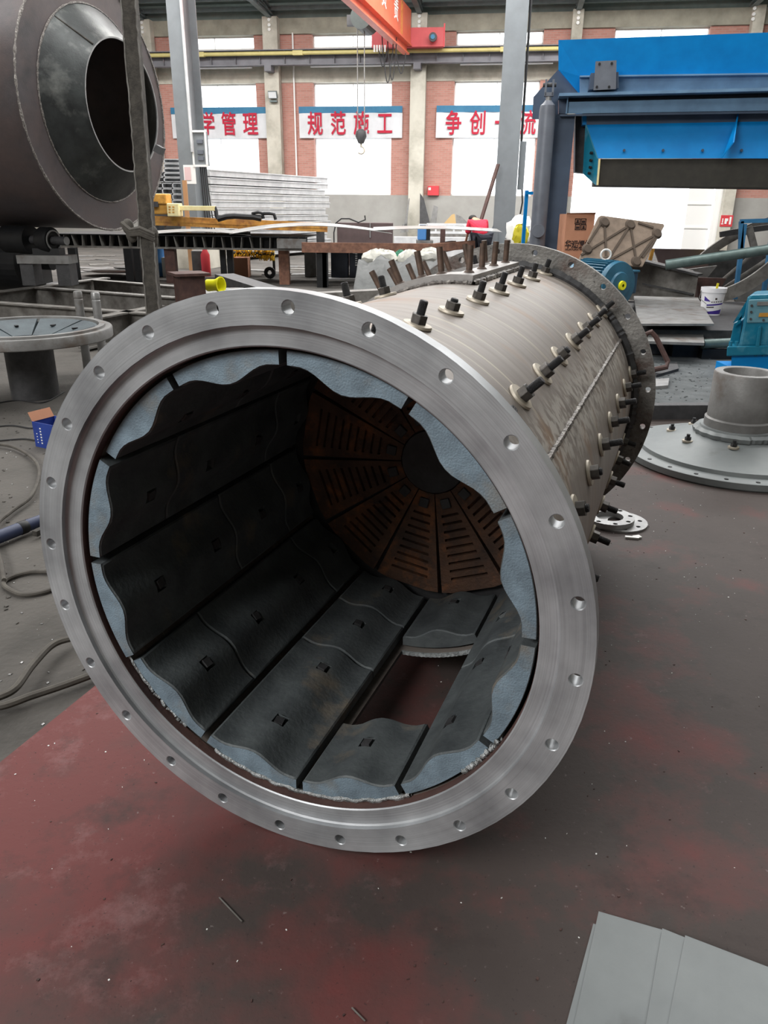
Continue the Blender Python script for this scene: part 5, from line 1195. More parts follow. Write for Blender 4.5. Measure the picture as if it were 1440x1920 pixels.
# the stooping person in red
def person():
    Yp = 19.9; hip = px(903, 440, Yp)
    r = thing('person', (hip.x, Yp, 0), 'person in a red shirt stooping beyond the foot of the right steel column', 'person')
    z0 = 0.0
    J = {'pel': (0, 0, .92), 'w': (-.06, -.02, 1.1), 'ch': (-.22, -.04, 1.30), 'nk': (-.34, -.05, 1.36), 'hd': (-.43, -.05, 1.36), 'ht': (-.54, -.05, 1.33),
         'hl': (.0, -.1, .9), 'kl': (-.08, -.12, .48), 'al': (.0, -.12, .08), 'tl': (-.17, -.12, .03), 'hr': (.0, .1, .9), 'kr': (-.04, .12, .48), 'ar': (.06, .12, .08), 'tr': (-.11, .12, .03),
         'sl': (-.26, -.2, 1.3), 'el': (-.30, -.24, 1.02), 'fl': (-.46, -.2, .86), 'pl': (-.53, -.19, .82), 'sr': (-.26, .2, 1.3), 'er': (-.3, .24, 1.02), 'fr': (-.46, .2, .86), 'pr': (-.53, .19, .82)}
    E_ = [('pel', 'w'), ('w', 'ch'), ('ch', 'nk'), ('nk', 'hd'), ('hd', 'ht'), ('pel', 'hl'), ('hl', 'kl'), ('kl', 'al'), ('al', 'tl'), ('pel', 'hr'), ('hr', 'kr'), ('kr', 'ar'), ('ar', 'tr'),
          ('ch', 'sl'), ('sl', 'el'), ('el', 'fl'), ('fl', 'pl'), ('ch', 'sr'), ('sr', 'er'), ('er', 'fr'), ('fr', 'pr')]
    R_ = {'pel': .15, 'w': .14, 'ch': .16, 'nk': .06, 'hd': .095, 'ht': .08, 'hl': .1, 'kl': .06, 'al': .04, 'tl': .04, 'hr': .1, 'kr': .06, 'ar': .04, 'tr': .04, 'sl': .065, 'el': .047, 'fl': .035, 'pl': .035, 'sr': .065, 'er': .047, 'fr': .035, 'pr': .035}
    def skin(name, keys, mt, grow=0.0, par=None, shrink=()):
        keys = list(keys); me = bpy.data.meshes.new(name); idx = {k_: i for i, k_ in enumerate(keys)}
        me.from_pydata([J[k_] for k_ in keys], [(idx[a], idx[b_]) for a, b_ in E_ if a in idx and b_ in idx], [])
        o = bpy.data.objects.new(name, me); C.objects.link(o); o.parent = par or r; me.materials.append(mt)
        md = o.modifiers.new('skin', 'SKIN'); me.skin_vertices.new() if not me.skin_vertices else None
        for k_, i in idx.items(): v = me.skin_vertices[0].data[i]; q_ = (R_[k_]+grow)*(.62 if k_ in shrink else 1); v.radius = (q_, q_); v.use_root = (i == 0)
        s_ = o.modifiers.new('sub', 'SUBSURF'); s_.levels = 2; s_.render_levels = 2; return o
    body = skin('body', J.keys(), M['skin'], shrink=('w', 'ch', 'sl', 'sr', 'el', 'er', 'pel', 'hl', 'hr'))
    fg = MB()
    for s_, k_ in ((-1, 'pl'), (1, 'pr')):
        c = Vector(J[k_])
        for f in range(4): fg.tube([c+Vector((-.01, (f-1.5)*.018, 0)), c+Vector((-.05-.006*(f in (1, 2)), (f-1.5)*.02, -.02)), c+Vector((-.07, (f-1.5)*.019, -.05))], .008, 6)
        fg.tube([c+Vector((.0, -s_*.03, 0)), c+Vector((-.03, -s_*.05, -.02)), c+Vector((-.05, -s_*.045, -.04))], .009, 6)
    fo = fg.build('hand_fingers', M['skin'], None, raw=True); fo.parent = body
    skin('shirt', ['pel', 'w', 'ch', 'sl', 'el', 'sr', 'er'], M['red_cloth'], .034); skin('trousers', ['pel', 'hl', 'kl', 'al', 'hr', 'kr', 'ar'], M['trousers'], .045)
    b = MB(); b.sphere((-.46, -.05, 1.385), .105, (1.15, .95, .8), 16, 10); o = b.build('hair', M['hair'], None, smooth=True, raw=True); o.parent = r
    b = MB()
    for s_ in (-1, 1): b.sphere((-.5, -.05+s_*.09, 1.33), .025, (1, .4, 1.3), 8, 6)
    b.sphere((-.53, -.05, 1.27), .02, (1, 1, 1.2), 8, 6); o = b.build('face_features', M['skin'], None, smooth=True, raw=True); o.parent = body
    for k_, s_ in (('tl', -1), ('tr', 1)):
        c = Vector(J[k_]); b = MB(); b.sphere((c.x+.05, c.y, .04), .06, (2.0, .9, .75), 14, 8); o = b.build('shoe', M['black'], None, smooth=True, raw=True); o.parent = r
    r.location = (hip.x, Yp, -.02); r.rotation_euler = (0, 0, -1.25)
person()

# ================================================================== BLUE FEEDER AT THE RIGHT
FA = .17; FU = Vector((math.cos(FA), -math.sin(FA), 0)); FN = Vector((-math.sin(FA), -math.cos(FA), 0)); FP0 = px(1060, 330, 13.5)
FMx = Matrix((FU, -FN, Vector((0, 0, 1)))).transposed()
def fp(x, y, d=0.0): return pn(x, y, FP0+FN*d, FN)
r = thing('plate_feeder', (FP0.x, FP0.y, 0), 'large bright blue plate feeder on a tall dark blue leg at the right', 'feeder machine')
def plate(name, pts, mt, th=.03, par=None, vec=None):
    b = MB(); b.prism([fp(*q) for q in pts], vec if vec is not None else -FN*th); return b.build(name, mt, par or r)
plate('hopper_panel', [(1047, 75, .08), (1520, 58, .08), (1520, 137, 0), (1087, 143, 0)], M['blue'])
plate('hopper_side', [(1047, 75, .08), (1088, 143, .0), (1086, 176, -.05), (1047, 131, .04)], M['blue'], vec=FU*.02)
b = MB(); A = fp(1087, 143, -2.2); b.prism([fp(1092, 145, -.04), fp(1520, 140, -.04), fp(1520, 230, -.04), fp(1092, 234, -.04)], -FN*2.0); b.build('hopper_body', M['blue'], r)
plate('side_beam', [(1087, 144, .02), (1520, 138, .02), (1520, 167, .02), (1087, 176, .02)], M['blue_grey'], .1)
b = MB(); b.bar(fp(1087, 144, .06), fp(1520, 138, .06), .1, .02); b.build('beam_lip', M['blue_grey'], r)
br = plate('bracket', [(1117, 115, .42), (1156, 113, .42), (1155, 167, .42), (1113, 169, .42)], M['cyl_grey'], .05)
b = MB(); b.prism([fp(1108, 137, .36), fp(1160, 135, .36), fp(1160, 165, .36), (fp(1104, 168, .36))], -FN*.3); b.build('bracket_body', M['blue_dark'], r)
for x, y in ((1124, 120), (1147, 119), (1119, 163), (1142, 163)):
    b = MB(); q = fp(x, y, .42); b.cyl(q, q+FN*.012, .018, n=10); b.build('bracket_bolt', M['black'], br)
# main I beam
hz = .31
b = MB(); a, c = fp(1048, 179, .3), fp(1520, 167, .3); b.bar(a-FN*.15, c-FN*.15, .5, .04, (0, 0, 1)); b.build('beam_top_flange', M['blue_grey'], r)
b = MB(); b.prism([fp(1066, 191, .2), fp(1520, 181, .2), fp(1520, 206, .2), fp(1062, 213, .2)], -FN*.03); b.build('beam_lower_plate', M['blue_grey'], r)
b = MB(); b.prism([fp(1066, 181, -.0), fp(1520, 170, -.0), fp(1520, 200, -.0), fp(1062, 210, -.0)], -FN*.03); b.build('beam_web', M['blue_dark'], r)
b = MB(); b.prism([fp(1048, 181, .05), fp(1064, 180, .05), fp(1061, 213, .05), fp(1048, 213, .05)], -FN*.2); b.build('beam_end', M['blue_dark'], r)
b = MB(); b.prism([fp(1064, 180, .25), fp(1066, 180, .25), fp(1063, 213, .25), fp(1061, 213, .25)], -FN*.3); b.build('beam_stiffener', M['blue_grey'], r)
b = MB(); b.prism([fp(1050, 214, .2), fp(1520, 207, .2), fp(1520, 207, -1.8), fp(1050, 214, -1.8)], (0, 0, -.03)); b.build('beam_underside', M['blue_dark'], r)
# leg, gusset
q = fp(1060, 214, .1); lz = q.z
b = MB(); b.box(Vector((q.x, q.y, lz/2))-FN*.02, (.3, .03, lz), FMx); b.box(Vector((q.x, q.y, lz/2))-FN*.32, (.3, .03, lz), FMx); b.box(Vector((q.x, q.y, lz/2))-FN*.17, (.03, .28, lz), FMx); b.build('leg', M['blue_dark'], r)
b = MB(); q2 = fp(1060, 214, -1.6); b.box(Vector((q2.x, q2.y, lz/2)), (.26, .26, lz), FMx); b.build('leg', M['blue'], r)
b = MB(); q3 = fp(1700, 205, 0); b.box(Vector((q3.x, q3.y, lz/2)), (.3, .3, lz), FMx); b.build('leg', M['blue_dark'], r)
b = MB(); b.bar(Vector((q.x, q.y, .9))-FN*.2, Vector((q2.x, q2.y, .9)), .12, .16); b.build('tie_beam', M['blue'], r)
plate('gusset_plate', [(1047, 130, -.05), (1087, 177, -.05), (1047, 179, -.05), (1047, 223, -.05), (998, 223, -.05), (1000, 182, -.05)], M['blue_dark'], .05)
# lower hopper with bolted lip and the shaded opening below as a dark block
plate('lower_panel', [(1100, 234, .0), (1520, 226, .0), (1520, 266, .12), (1112, 269, .12)], M['blue'])
plate('lower_lip', [(1112, 269, .12), (1520, 266, .12), (1520, 297, .2), (1122, 297, .2)], M['blue'])
ep = plate('end_plate', [(1100, 234, .0), (1122, 297, .2), (1119, 347, .2), (1095, 325, .0)], M['cyan'], vec=FU*-.02)
for x, y in ((1113, 287), (1112, 301), (1111, 314), (1109, 325)):
    b = MB(); q = fp(x, y, .16)-FU*.02; b.cyl(q, q-FU*.03+FN*.02, .022, n=8); b.build('plate_bolt', M['black'], ep)
for x in (1170, 1243, 1317, 1390):
    b = MB(); q = fp(x, 282, .18); b.cyl(q, q+FN*.02, .022, n=6); b.build('lip_bolt', M['blue_dark'], r)
plate('rib', [(1383, 210, 0), (1374, 267, .5), (1352, 296, .5), (1372, 262, .0)], M['blue'], vec=FU*.02)
b = MB(); b.prism([fp(1124, 298, .17), fp(1520, 297, .17), fp(1520, 353, .17), fp(1121, 347, .17)], -FN*1.3); b.build('shaded_discharge', mat('pan_shade', (58, 56, 50), (48, 46, 42), .85), r)  # dark colour holds the shade of the opening under the hopper
b = MB(); b.bar(fp(1124, 298, .19), fp(1120, 347, .19), .03, .03); b.build('seal_strip', M['cream'], r)
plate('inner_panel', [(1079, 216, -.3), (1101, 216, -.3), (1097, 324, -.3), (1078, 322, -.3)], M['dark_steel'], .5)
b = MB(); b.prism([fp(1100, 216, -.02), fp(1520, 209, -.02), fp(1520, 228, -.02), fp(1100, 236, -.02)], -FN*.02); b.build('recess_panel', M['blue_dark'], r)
# hydraulic ram
r = thing('hydraulic_ram', (fp(1000, 440, .2).x, fp(1000, 440, .2).y, 0), 'thick grey hydraulic cylinder standing in front of the blue feeder leg', 'hydraulic cylinder')
cq = fp(1027, 205, .28); rr = .125; zt = cq.z
b = MB(); b.lathe([(.001, 0), (rr, 0), (rr, zt-.02), (rr*.92, zt+.05), (rr*.5, zt+.1), (.05, zt+.12), (.001, zt+.12)], (cq.x, cq.y, -.0), n=40); b.build('barrel', M['cyl_grey'], r, smooth=True)
b = MB(); b.cyl((cq.x, cq.y, zt+.08), (cq.x, cq.y, zt+.22), .045, n=16); b.build('rod', M['light_steel'], r)
b = MB()
for s_ in (-1, 1): b.box(Vector((cq.x, cq.y, zt+.29))+FU*s_*.055, (.03, .12, .22), FMx)
b.box(Vector((cq.x, cq.y, zt+.2)), (.13, .12, .05), FMx); b.build('clevis', M['cyl_grey'], r)
b = MB(); c_ = Vector((cq.x, cq.y, zt+.33)); b.cyl(c_-FU*.1, c_+FU*.1, .03, n=14); b.build('pin', M['dark_steel'], r)
b = MB(); q = fp(997, 432, .28); q = Vector((cq.x, cq.y, q.z)); b.cyl(q+FN*.08, q+FN*.2, .1, n=28); b.build('trunnion_boss', M['cyl_grey'], r, smooth=True)
b = MB(); q = fp(986, 390, -1.2); b.box2((q.x-.03, q.y, -.02), (q.x+.03, q.y+.06, fp(986, 357, -1.2).z)); b.box((q.x+.05, q.y, fp(986, 362, -1.2).z), (.14, .05, .05)); b.build('blue_stanchion', M['blue'], tag=('thin blue stanchion behind the grey hydraulic cylinder', 'post'))

# ------------------------------------------------------------------ carton, pallet, motor, plates
YB = 12.75
r = thing('welder_carton', px(1085, 470, YB), 'tall brown cardboard carton with four handling symbols beside the blue feeder leg', 'cardboard box')
ca, cb = px(1059, 440, YB), px(1112, 440, YB); zb_, zt = px(1085, 486, YB).z, px(1085, 402, YB).z
b = MB(); b.box2((ca.x, YB, zb_), (cb.x, YB+.5, zt)); b.build('box', M['card'], r)
b = MB(); b.prism([Vector((ca.x, YB, zt)), Vector((cb.x, YB, zt)), Vector((cb.x, YB-.05, zt+.03)), Vector((ca.x, YB-.02, zt+.02))], (0, .006, 0)); b.build('flap', M['card'], r)
for i in range(2):
    for j in range(2):
        q = px(1083+11*i, 415+11*j, YB); b = MB(); f_ = .036
        for dx, dz, sx_, sz_ in ((0, f_, .08, .012), (0, -f_, .08, .012), (f_, 0, .012, .08), (-f_, 0, .012, .08)): b.box((q.x+dx, YB-.002, q.z+dz), (sx_, .004, sz_))
        b.box((q.x, YB-.002, q.z), ((.03, .05), (.045, .026))[i][j] and (.034, .004, .044) if (i+j) % 2 == 0 else (.05, .004, .026)); b.box((q.x, YB-.002, q.z-.018), (.05, .004, .012)); b.build('symbol', M['ink'], r)
cm = (ca.x+cb.x)/2
text('lettering', '华远焊机', .12, frame_M((cm+.0, YB-.002, px(1085, 459, YB).z), (1, 0, 0), (0, 0, 1)), M['ink'], r, .002, .004, sx=.85)
text('lettering', 'HUAYUAN WELDER', .045, frame_M((cm, YB-.002, px(1085, 468, YB).z), (1, 0, 0), (0, 0, 1)), M['ink'], r, .002, .001, sx=.95)
b = MB(); b.box2((ca.x-.1, YB-.05, -.02), (cb.x+.1, YB+.6, zb_)); b.build('steel_bin', M['dark_steel'], tag=('dark steel bin that the brown carton stands on', 'bin'))
b = MB(); pbox(b, 1012, 428, 1022, 475, 14.4, .3); xa, xb = px(1012, 440, 14.4).x, px(1022, 440, 14.4).x
b.build('narrow_carton', M['card'], tag=('narrow strip of brown carton seen between cylinder and blue leg', 'cardboard box'))
b = MB(); b.box2((xa-.1, 14.3, -.02), (xb+.05, 14.75, px(1017, 475, 14.4).z)); b.build('support_block', M['dark_steel'], tag=('dark block under the narrow carton behind the cylinder', 'block'))
b = MB(); q = px(974, 438, 19.0); b.sphere(q, .36, (.9, .7, 1.1), 18, 12); rd = random.Random(4)
for v in b.bm.verts: v.co += Vector((rd.uniform(-1, 1), rd.uniform(-1, 1), rd.uniform(-1, 1)))*.04
b.build('white_bundle', M['white'], smooth=True, tag=('white plastic bundle piled between the right column and the cylinder', 'bundle'))
b = MB(); q = px(976, 441, 18.55); b.sphere(q, .2, (.9, .4, 1.2), 16, 10)
for v in b.bm.verts: v.co += Vector((rd.uniform(-1, 1), rd.uniform(-1, 1), rd.uniform(-1, 1)))*.025
b.build('yellow_bag', M['bag_yellow'], smooth=True, tag=('crumpled yellow bag in front of the white bundle', 'bag'))
b = MB(); q = px(975, 470, 18.8); b.box2((q.x-.5, 18.4, -.02), (q.x+.5, 19.4, px(975, 464, 18.6).z)); b.build('storage_bench', M['dark_steel'], tag=('dark bench under the white bundle', 'bench'))
# moulded pallet leaning
YQ = 12.2
r = thing('moulded_pallet', px(1160, 480, YQ), 'grey brown pressed wood pallet tilted on edge behind the teal motor', 'pallet')
TL, TR, BL, BR = px(1124, 403, YQ+.25), px(1248, 420, YQ+.4), px(1083, 492, YQ-.15), px(1205, 500, YQ)
pnv = (TR-TL).cross(BL-TL).normalized(); pnv = pnv if pnv.y < 0 else -pnv
def pq(u, v): return TL.lerp(TR, u).lerp(BL.lerp(BR, u), v)
b = MB(); b.prism([pq(0.03, 0), pq(.97, 0), pq(1, .04), pq(1, 1), pq(0, 1), pq(0, .04)], -pnv*.04); b.build('deck', M['pallet'], r, bevel=.01)
for (u0, v0, u1, v1) in ((.12, .15, .42, .95), (.0, .85, .5, .12), (.42, .95, .5, .12), (.5, .12, .86, .9), (.42, .95, .95, .25), (.86, .9, .95, .25), (.08, .1, .02, .6), (.6, .06, .85, .12), (.98, .3, .92, .8)):
    b = MB(); b.bar(pq(u0, v0)+pnv*.006, pq(u1, v1)+pnv*.006, .03, .022, pnv); b.build('rib', mat('pallet_dark', (92, 80, 70), (80, 70, 62), .9) if 'pallet_dark' not in bpy.data.materials else bpy.data.materials['pallet_dark'], r)
for u, v in ((.12, .14), (.5, .12), (.95, .24), (.05, .72), (.43, .93), (.86, .9)):
    b = MB(); q = pq(u, v); b.cyl(q, q+pnv*.035, .085, .06, n=18); b.build('foot_cup', bpy.data.materials['pallet_dark'], r)
# low platform, plates
PZ = .28
pa, pb_, pc, pd = fz(1186, 556, PZ), fz(1560, 560, PZ), fz(1560, 664, PZ), fz(1205, 652, PZ)
pa = Vector((3.4, 12.5, PZ)); pb_ = Vector((8.5, 12.5, PZ)); pc = Vector((8.5, 9.4, PZ)); pd = Vector((3.0, 9.4, PZ))
b = MB(); b.prism([pa, pb_, pc, pd], (0, 0, -PZ-.01)); b.build('steel_platform', M['dark_steel'], tag=('low dark steel platform carrying motor, plates and white bucket', 'platform'))
Z2 = .36
b = MB(); b.prism([fz(1188, 558, Z2), fz(1308, 561, Z2), fz(1338, 611, Z2), fz(1196, 611, Z2)], (0, 0, .025)); b.build('steel_plate', M['grey_steel'], tag=('thick grey steel plate with pale scrapes in front of the teal motor', 'steel plate'))
q = fz(1300, 600, PZ)
for i, (x, y) in enumerate(((1215, 604), (1300, 604), (1215, 570), (1290, 570))):
    q = fz(x, y, PZ); b = MB(); b.box2((q.x-.1, q.y-.06, PZ), (q.x+.1, q.y+.06, Z2)); b.build('timber_block', M['rust_brown'], tag=('short packing block under a corner of the scraped steel plate', 'block', 'packing blocks'))
b = MB(); zz = .2; b.prism([fz(1195, 626, zz), fz(1318, 632, zz), fz(1320, 648, zz), fz(1200, 644, zz)], (0, 0, .03)); b.build('flat_bar', M['grey_steel'], tag=('flat grey steel bar on edge of the low platform, below the scraped plate', 'steel bar'))
b = MB(); q = fz(1225, 650, 0); q1 = fz(1310, 655, 0); b.box2((q.x, 9.2, -.02), (q1.x, 9.38, .2)); b.build('bar_support', M['black'], tag=('black support beam under the flat grey bar', 'bearer'))
b = MB(); a, c = px(1318, 645, 9.1), px(1440, 640, 9.15); b.cyl(a, c, .055, n=18); b.build('green_pipe', M['pipe_green'], smooth=True, tag=('dark green pipe lying between platform and cyan gearbox', 'pipe'))
b = MB(); b.box2((a.x, 9.08, -.02), (c.x, 9.2, a.z-.056)); b.build('pipe_bearer', M['black'], tag=('black bearer under the dark green pipe', 'bearer'))
# motor
r = thing('electric_motor', fz(1150, 558, PZ), 'teal finned electric motor with a yellow shaft cap, behind the drum', 'motor')
mc = px(1160, 530, 11.1); mR = .3; max_ = Vector((.5, -.866, 0)).normalized(); back = -max_
mc.z = PZ+.06+mR
b = MB(); b.lathe([(.001, 0), (mR*.9, 0), (mR*.95, .03), (mR*.95, .72), (mR*.9, .8), (.001, .84)], mc, back, 48); b.build('housing', M['motor'], r, smooth=True)
b = MB(); sx_ = back.cross(Vector((0, 0, 1))).normalized()
for i in range(40):
    t = 2*math.pi*i/40; u = sx_*math.cos(t)+Vector((0, 0, 1))*math.sin(t)
    if math.sin(t) < -.75: continue
    b.bar(mc+u*mR*.98+back*.1, mc+u*mR*.98+back*.68, .012, .06, u)
b.build('cooling_fin', M['motor'], r)['kind'] = 'stuff'
b = MB(); b.lathe([(.05, -.06), (mR*.55, -.05), (mR*.6, -.02), (mR*1.02, -.01), (mR*1.06, .02), (mR*1.06, .06), (mR*.9, .07)], mc, back, 48); b.build('end_shield', M['motor'], r, smooth=True)
b = MB(); b.lathe([(.02, -.09), (.06, -.09), (.065, -.05), (.02, -.05)], mc, back, 24); b.build('shaft_cap', M['yellow_bright'], r, smooth=True)
b = MB(); q = mc+sx_*0+Vector((0, 0, mR*.95))+back*.3
pts = [q+Vector((0, 0, .0))]+[q+Vector((.07*math.sin(math.radians(a)), 0, .1-.07*math.cos(math.radians(a)))) for a in range(0, 361, 24)]
b.tube(pts, .014, 8); b.build('lifting_eye', M['white'], r, smooth=True)
sgn = 1 if sx_.x > 0 else -1
q = mc+sx_*sgn*(mR+.12)+back*.3
b = MB(); b.box(q, (.2, .32, .3), Matrix((sx_*sgn, back, Vector((0, 0, 1)))).transposed()); b.build('terminal_box', M['motor_dark'], r, bevel=.02)
b = MB(); b.box(q+Vector((0, 0, .16)), (.23, .35, .03), Matrix((sx_*sgn, back, Vector((0, 0, 1)))).transposed()); b.build('terminal_lid', M['motor'], r, bevel=.01)
for s_ in (-1, 1):
    b = MB(); b.box(mc+sx_*s_*.18+back*.35+Vector((0, 0, -mR-.0)), (.12, .6, .12), Matrix((sx_, back, Vector((0, 0, 1)))).transposed()); b.build('foot', M['motor_dark'], r)
# bucket
r = thing('plastic_bucket', fz(1338, 592, PZ), 'white plastic bucket with purple print standing on the low platform', 'bucket')
q = fz(1338, 592, PZ); q.y += .13; h_ = .36
b = MB(); b.lathe([(.001, 0), (.125, 0), (.155, h_-.06), (.165, h_-.06), (.168, h_), (.156, h_), (.12, .01), (.001, .01)], q, n=48); bk = b.build('body', M['bucket'], r, smooth=True)
def patch(a0, a1, z0, z1, z0b, z1b, mt, nm='print'):
    b = MB(); n_ = 10
    for i in range(n_):
        f0, f1 = i/n_, (i+1)/n_; pts = []
        for f_, lo in ((f0, 1), (f1, 1), (f1, 0), (f0, 0)):
            a = math.radians(a0+(a1-a0)*f_); zl = z0+(z0b-z0)*f_; zh = z1+(z1b-z1)*f_; z = zl if lo else zh
            R__ = .1262+(.155-.125)*z/(h_-.06); pts.append(q+Vector((R__*math.cos(a), R__*math.sin(a), z)))
        b.face(pts)
    b.build(nm, mt, r)
patch(205, 240, .19, .255, .185, .19, M['purple']); patch(222, 320, .125, .145, .15, .17, M['purple']); patch(222, 262, .1, .113, .105, .12, M['ink']); patch(215, 320, .02, .045, .02, .085, M['purple'])
for i in range(6): patch(245+i*11, 251+i*11, .172+.002*i, .187+.002*i, .172+.002*i, .187+.002*i, M['ink'])
patch(262, 272, .21, .235, .21, .235, M['ink'])
b = MB(); b.box(q+Vector((.02, -.04, h_+.0)), (.025, .02, .12), Matrix.Rotation(.1, 3, 'Y')); b.build('wooden_stick', M['bag_yellow'], tag=('yellow wooden handle sticking out of the white bucket', 'handle'))
b = MB(); b.tube([q+Vector((-.167, 0, h_-.04)), q+Vector((-.19, -.02, h_-.14)), q+Vector((-.13, -.13, h_-.2))], .005, 6); b.build('bail', M['grey_steel'], r)
# gearbox
YG = 8.0
GV = Vector((.5, .866, 0))
r = thing('gearbox', px(1405, 690, YG), 'cyan cast gearbox with ribbed flange and yellow plate at the right edge', 'gearbox')
gp = lambda x, y, dy=0: px(x, y, YG+dy)
zf = gp(1400, 694).z
b = MB(); b.prism([gp(1372, 664), gp(1530, 662), gp(1530, 700), gp(1370, 700)], GV*.9); b.build('lower_case', M['blue'], r)
b = MB(); b.prism([gp(1363, 650, -.05), gp(1530, 646, -.05), gp(1530, 664, -.05), gp(1362, 668, -.05)], GV); b.build('split_flange', M['cyan'], r, bevel=.012)
b = MB(); b.prism([gp(1405, 553, .02), gp(1530, 548, .02), gp(1530, 650, -.02), gp(1384, 652, -.02), gp(1392, 612, .0), gp(1401, 558, .02)], GV*.5); b.build('upper_case', M['cyan'], r, bevel=.03)
b = MB(); b.prism([gp(1376, 606, .15), gp(1392, 600, .15), gp(1386, 652, .15), gp(1366, 652, .15)], GV*.5); b.build('bearing_wing', M['cyan'], r, bevel=.01)
for p_ in (((1402, 560), (1394, 596), (1374, 606)), ((1392, 590), (1388, 606), (1376, 612))):
    b = MB(); b.prism([gp(x, y, .1) for x, y in p_], GV*.02); b.build('web_rib', M['cyan'], r)
b = MB(); b.prism([gp(1422, 612, -.05), gp(1428, 612, -.05), gp(1424, 651, -.05), gp(1416, 651, -.05)], GV*.08); b.build('case_rib', M['cyan'], r, bevel=.01)
b = MB(); b.prism([gp(1404, 562, .0), gp(1520, 558, .0), gp(1520, 604, -.01), gp(1400, 606, -.01)], GV*.03); cv = b.build('inspection_cover', mat('cyan_dusty', (108, 152, 166), (92, 138, 154), .5), r, bevel=.01)
for x, y in ((1410, 573), (1409, 585), (1408, 598), (1432, 600)):
    b = MB(); p_ = gp(x, y, -.01); b.cyl(p_+Vector((0, .01, 0)), p_-Vector(GV*.012), .012, n=8); b.build('cover_bolt', M['dark_steel'], cv)
b = MB(); b.prism([gp(1424, 587, -.02), gp(1470, 586, -.02), gp(1470, 594, -.02), gp(1422, 594, -.02)], GV*.012); b.build('name_plate', M['yellow'], r)['label'] = 'plain yellow plate'
b = MB(); b.prism([gp(1420, 566, -.02), gp(1470, 565, -.02), gp(1470, 572, -.02), gp(1419, 573, -.02)], GV*.012); b.build('name_plate', M['light_steel'], r)['label'] = 'pale metal plate'
for x in (1369, 1380, 1420, 1434):
    b = MB(); p_ = gp(x, 649, .0); b.cyl(p_-Vector((0, 0, .1)), p_+Vector((0, 0, .05)), .018, n=8); b.build('flange_bolt', M['cyan'], r)
b = MB(); b.box2((gp(1372, 690).x, YG+.05, -.02), (gp(1530, 690).x, YG+.4, zf+.02)); b.build('foot', M['blue'], r)
# bent bar, offcuts on the grit
b = MB(); YH = 8.2; b.tube([px(1205, 640, YH), px(1212, 626, YH), px(1221, 622, YH), px(1230, 632, YH), px(1252, 678, YH-.1), px(1250, 688, YH-.15), px(1222, 694, YH-.1)], .028, 8); b.build('bent_bar', M['rust_brown'], smooth=True, tag=('rusty bent handle bar standing behind the far drum flange', 'bar'))
for (pts, mt, lab) in (([(1226, 694), (1268, 684), (1272, 696), (1230, 708)], M['dark_steel'], 'dark flat bar on the grit behind the far drum flange'), ([(1228, 716), (1254, 714), (1252, 728), (1228, 730)], M['light_steel'], 'small pale steel plate on the grit behind the far flange')):
    b = MB(); b.prism([fz(x, y, -.008) for x, y in pts], (0, 0, .03)); b.build('flat_offcut', mt, tag=(lab, 'scrap'))
# ------------------------------------------------------------------ scrap steel behind the platform at the right
r = thing('steel_trough', px(1245, 540, 13.6), 'long rusty grey fabricated box girder lying behind the teal motor', 'steel beam')
Yt = 13.5
b = MB(); b.prism([px(1150, 476, Yt), px(1310, 514, Yt-1.0), px(1300, 572, Yt-1.0), px(1150, 560, Yt)], (.2, .8, 0)); b.build('side_plate', M['rail'], r)
b = MB(); b.bar(px(1150, 476, Yt-.05), px(1313, 515, Yt-1.05), .2, .03); b.build('top_flange', M['dark_steel'], r)
b = MB(); b.bar(px(1205, 532, Yt-.5), px(1300, 552, Yt-1.02), .06, .02); b.build('stiffener', M['dark_steel'], r)
for (pts, Y, mt, lab) in (([(1226, 466), (1322, 468), (1330, 505), (1242, 508)], 15.6, M['maroon'], 'dark maroon steel plate standing behind the pallet'),
                          ([(1300, 468), (1500, 474), (1500, 560), (1310, 540)], 15.9, M['dark_steel'], 'wide dark steel plate standing behind the blue post'),
                          ([(1290, 505), (1345, 498), (1322, 526), (1295, 545)], 14.2, M['grey_steel'], 'grey curved plate piece beside the box girder'),
                          ([(1305, 520), (1362, 522), (1345, 552), (1310, 556)], 13.4, M['rust_brown'], 'rusty brown scrap bracket behind the white bucket'),
                          ([(1372, 545), (1440, 520), (1480, 560), (1380, 566)], 13.3, M['grey_steel'], 'grey slanting plate between the two blue posts')):
    b = MB(); q = [px(x, y, Y) for x, y in pts]; zl = min(v.z for v in q)
    b.prism(q, (0, .06, 0)); xm = sum(v.x for v in q)/4; b.box2((xm-.15, Y+.02, -.02), (xm+.15, Y+.3, zl+.15)); b.build('scrap_plate', mt, tag=(lab, 'scrap', 'scrap plates at the right'))
for i, (a, c, Y0, Y1, rr, mt, lab) in enumerate((((1248, 497), (1480, 462), 12.3, 11.9, .075, M['pipe_green'], 'long grey green pipe slanting across the scrap heap'),
                                                ((1318, 556), (1420, 470), 13.8, 13.5, .03, M['rail'], 'thin steel bar rising from the scrap behind the bucket'),
                                                ((1340, 552), (1440, 486), 13.9, 13.2, .035, M['rail'], 'second thin steel bar behind the blue post'),
                                                ((1322, 479), (1372, 481), 15.3, 15.3, .05, M['yellow_bright'], 'short yellow tube on the dark plates'))):
    b = MB(); b.cyl(px(*a, Y0), px(*c, Y1), rr, n=16); b.build('steel_tube', mt, smooth=True, tag=(lab, 'pipe'))
b = MB(); b.bar(px(1216, 500, 14.0), px(1224, 466, 14.0), .06, .05); b.build('marker_post', M['yellow'], tag=('short yellow and black marker post beside the pallet', 'post'))
def bez(p, q, c_, n_=20): return [(p*(1-t)+c_*t)*(1-t)+(c_*(1-t)+q*t)*t for t in [i/n_ for i in range(n_+1)]]
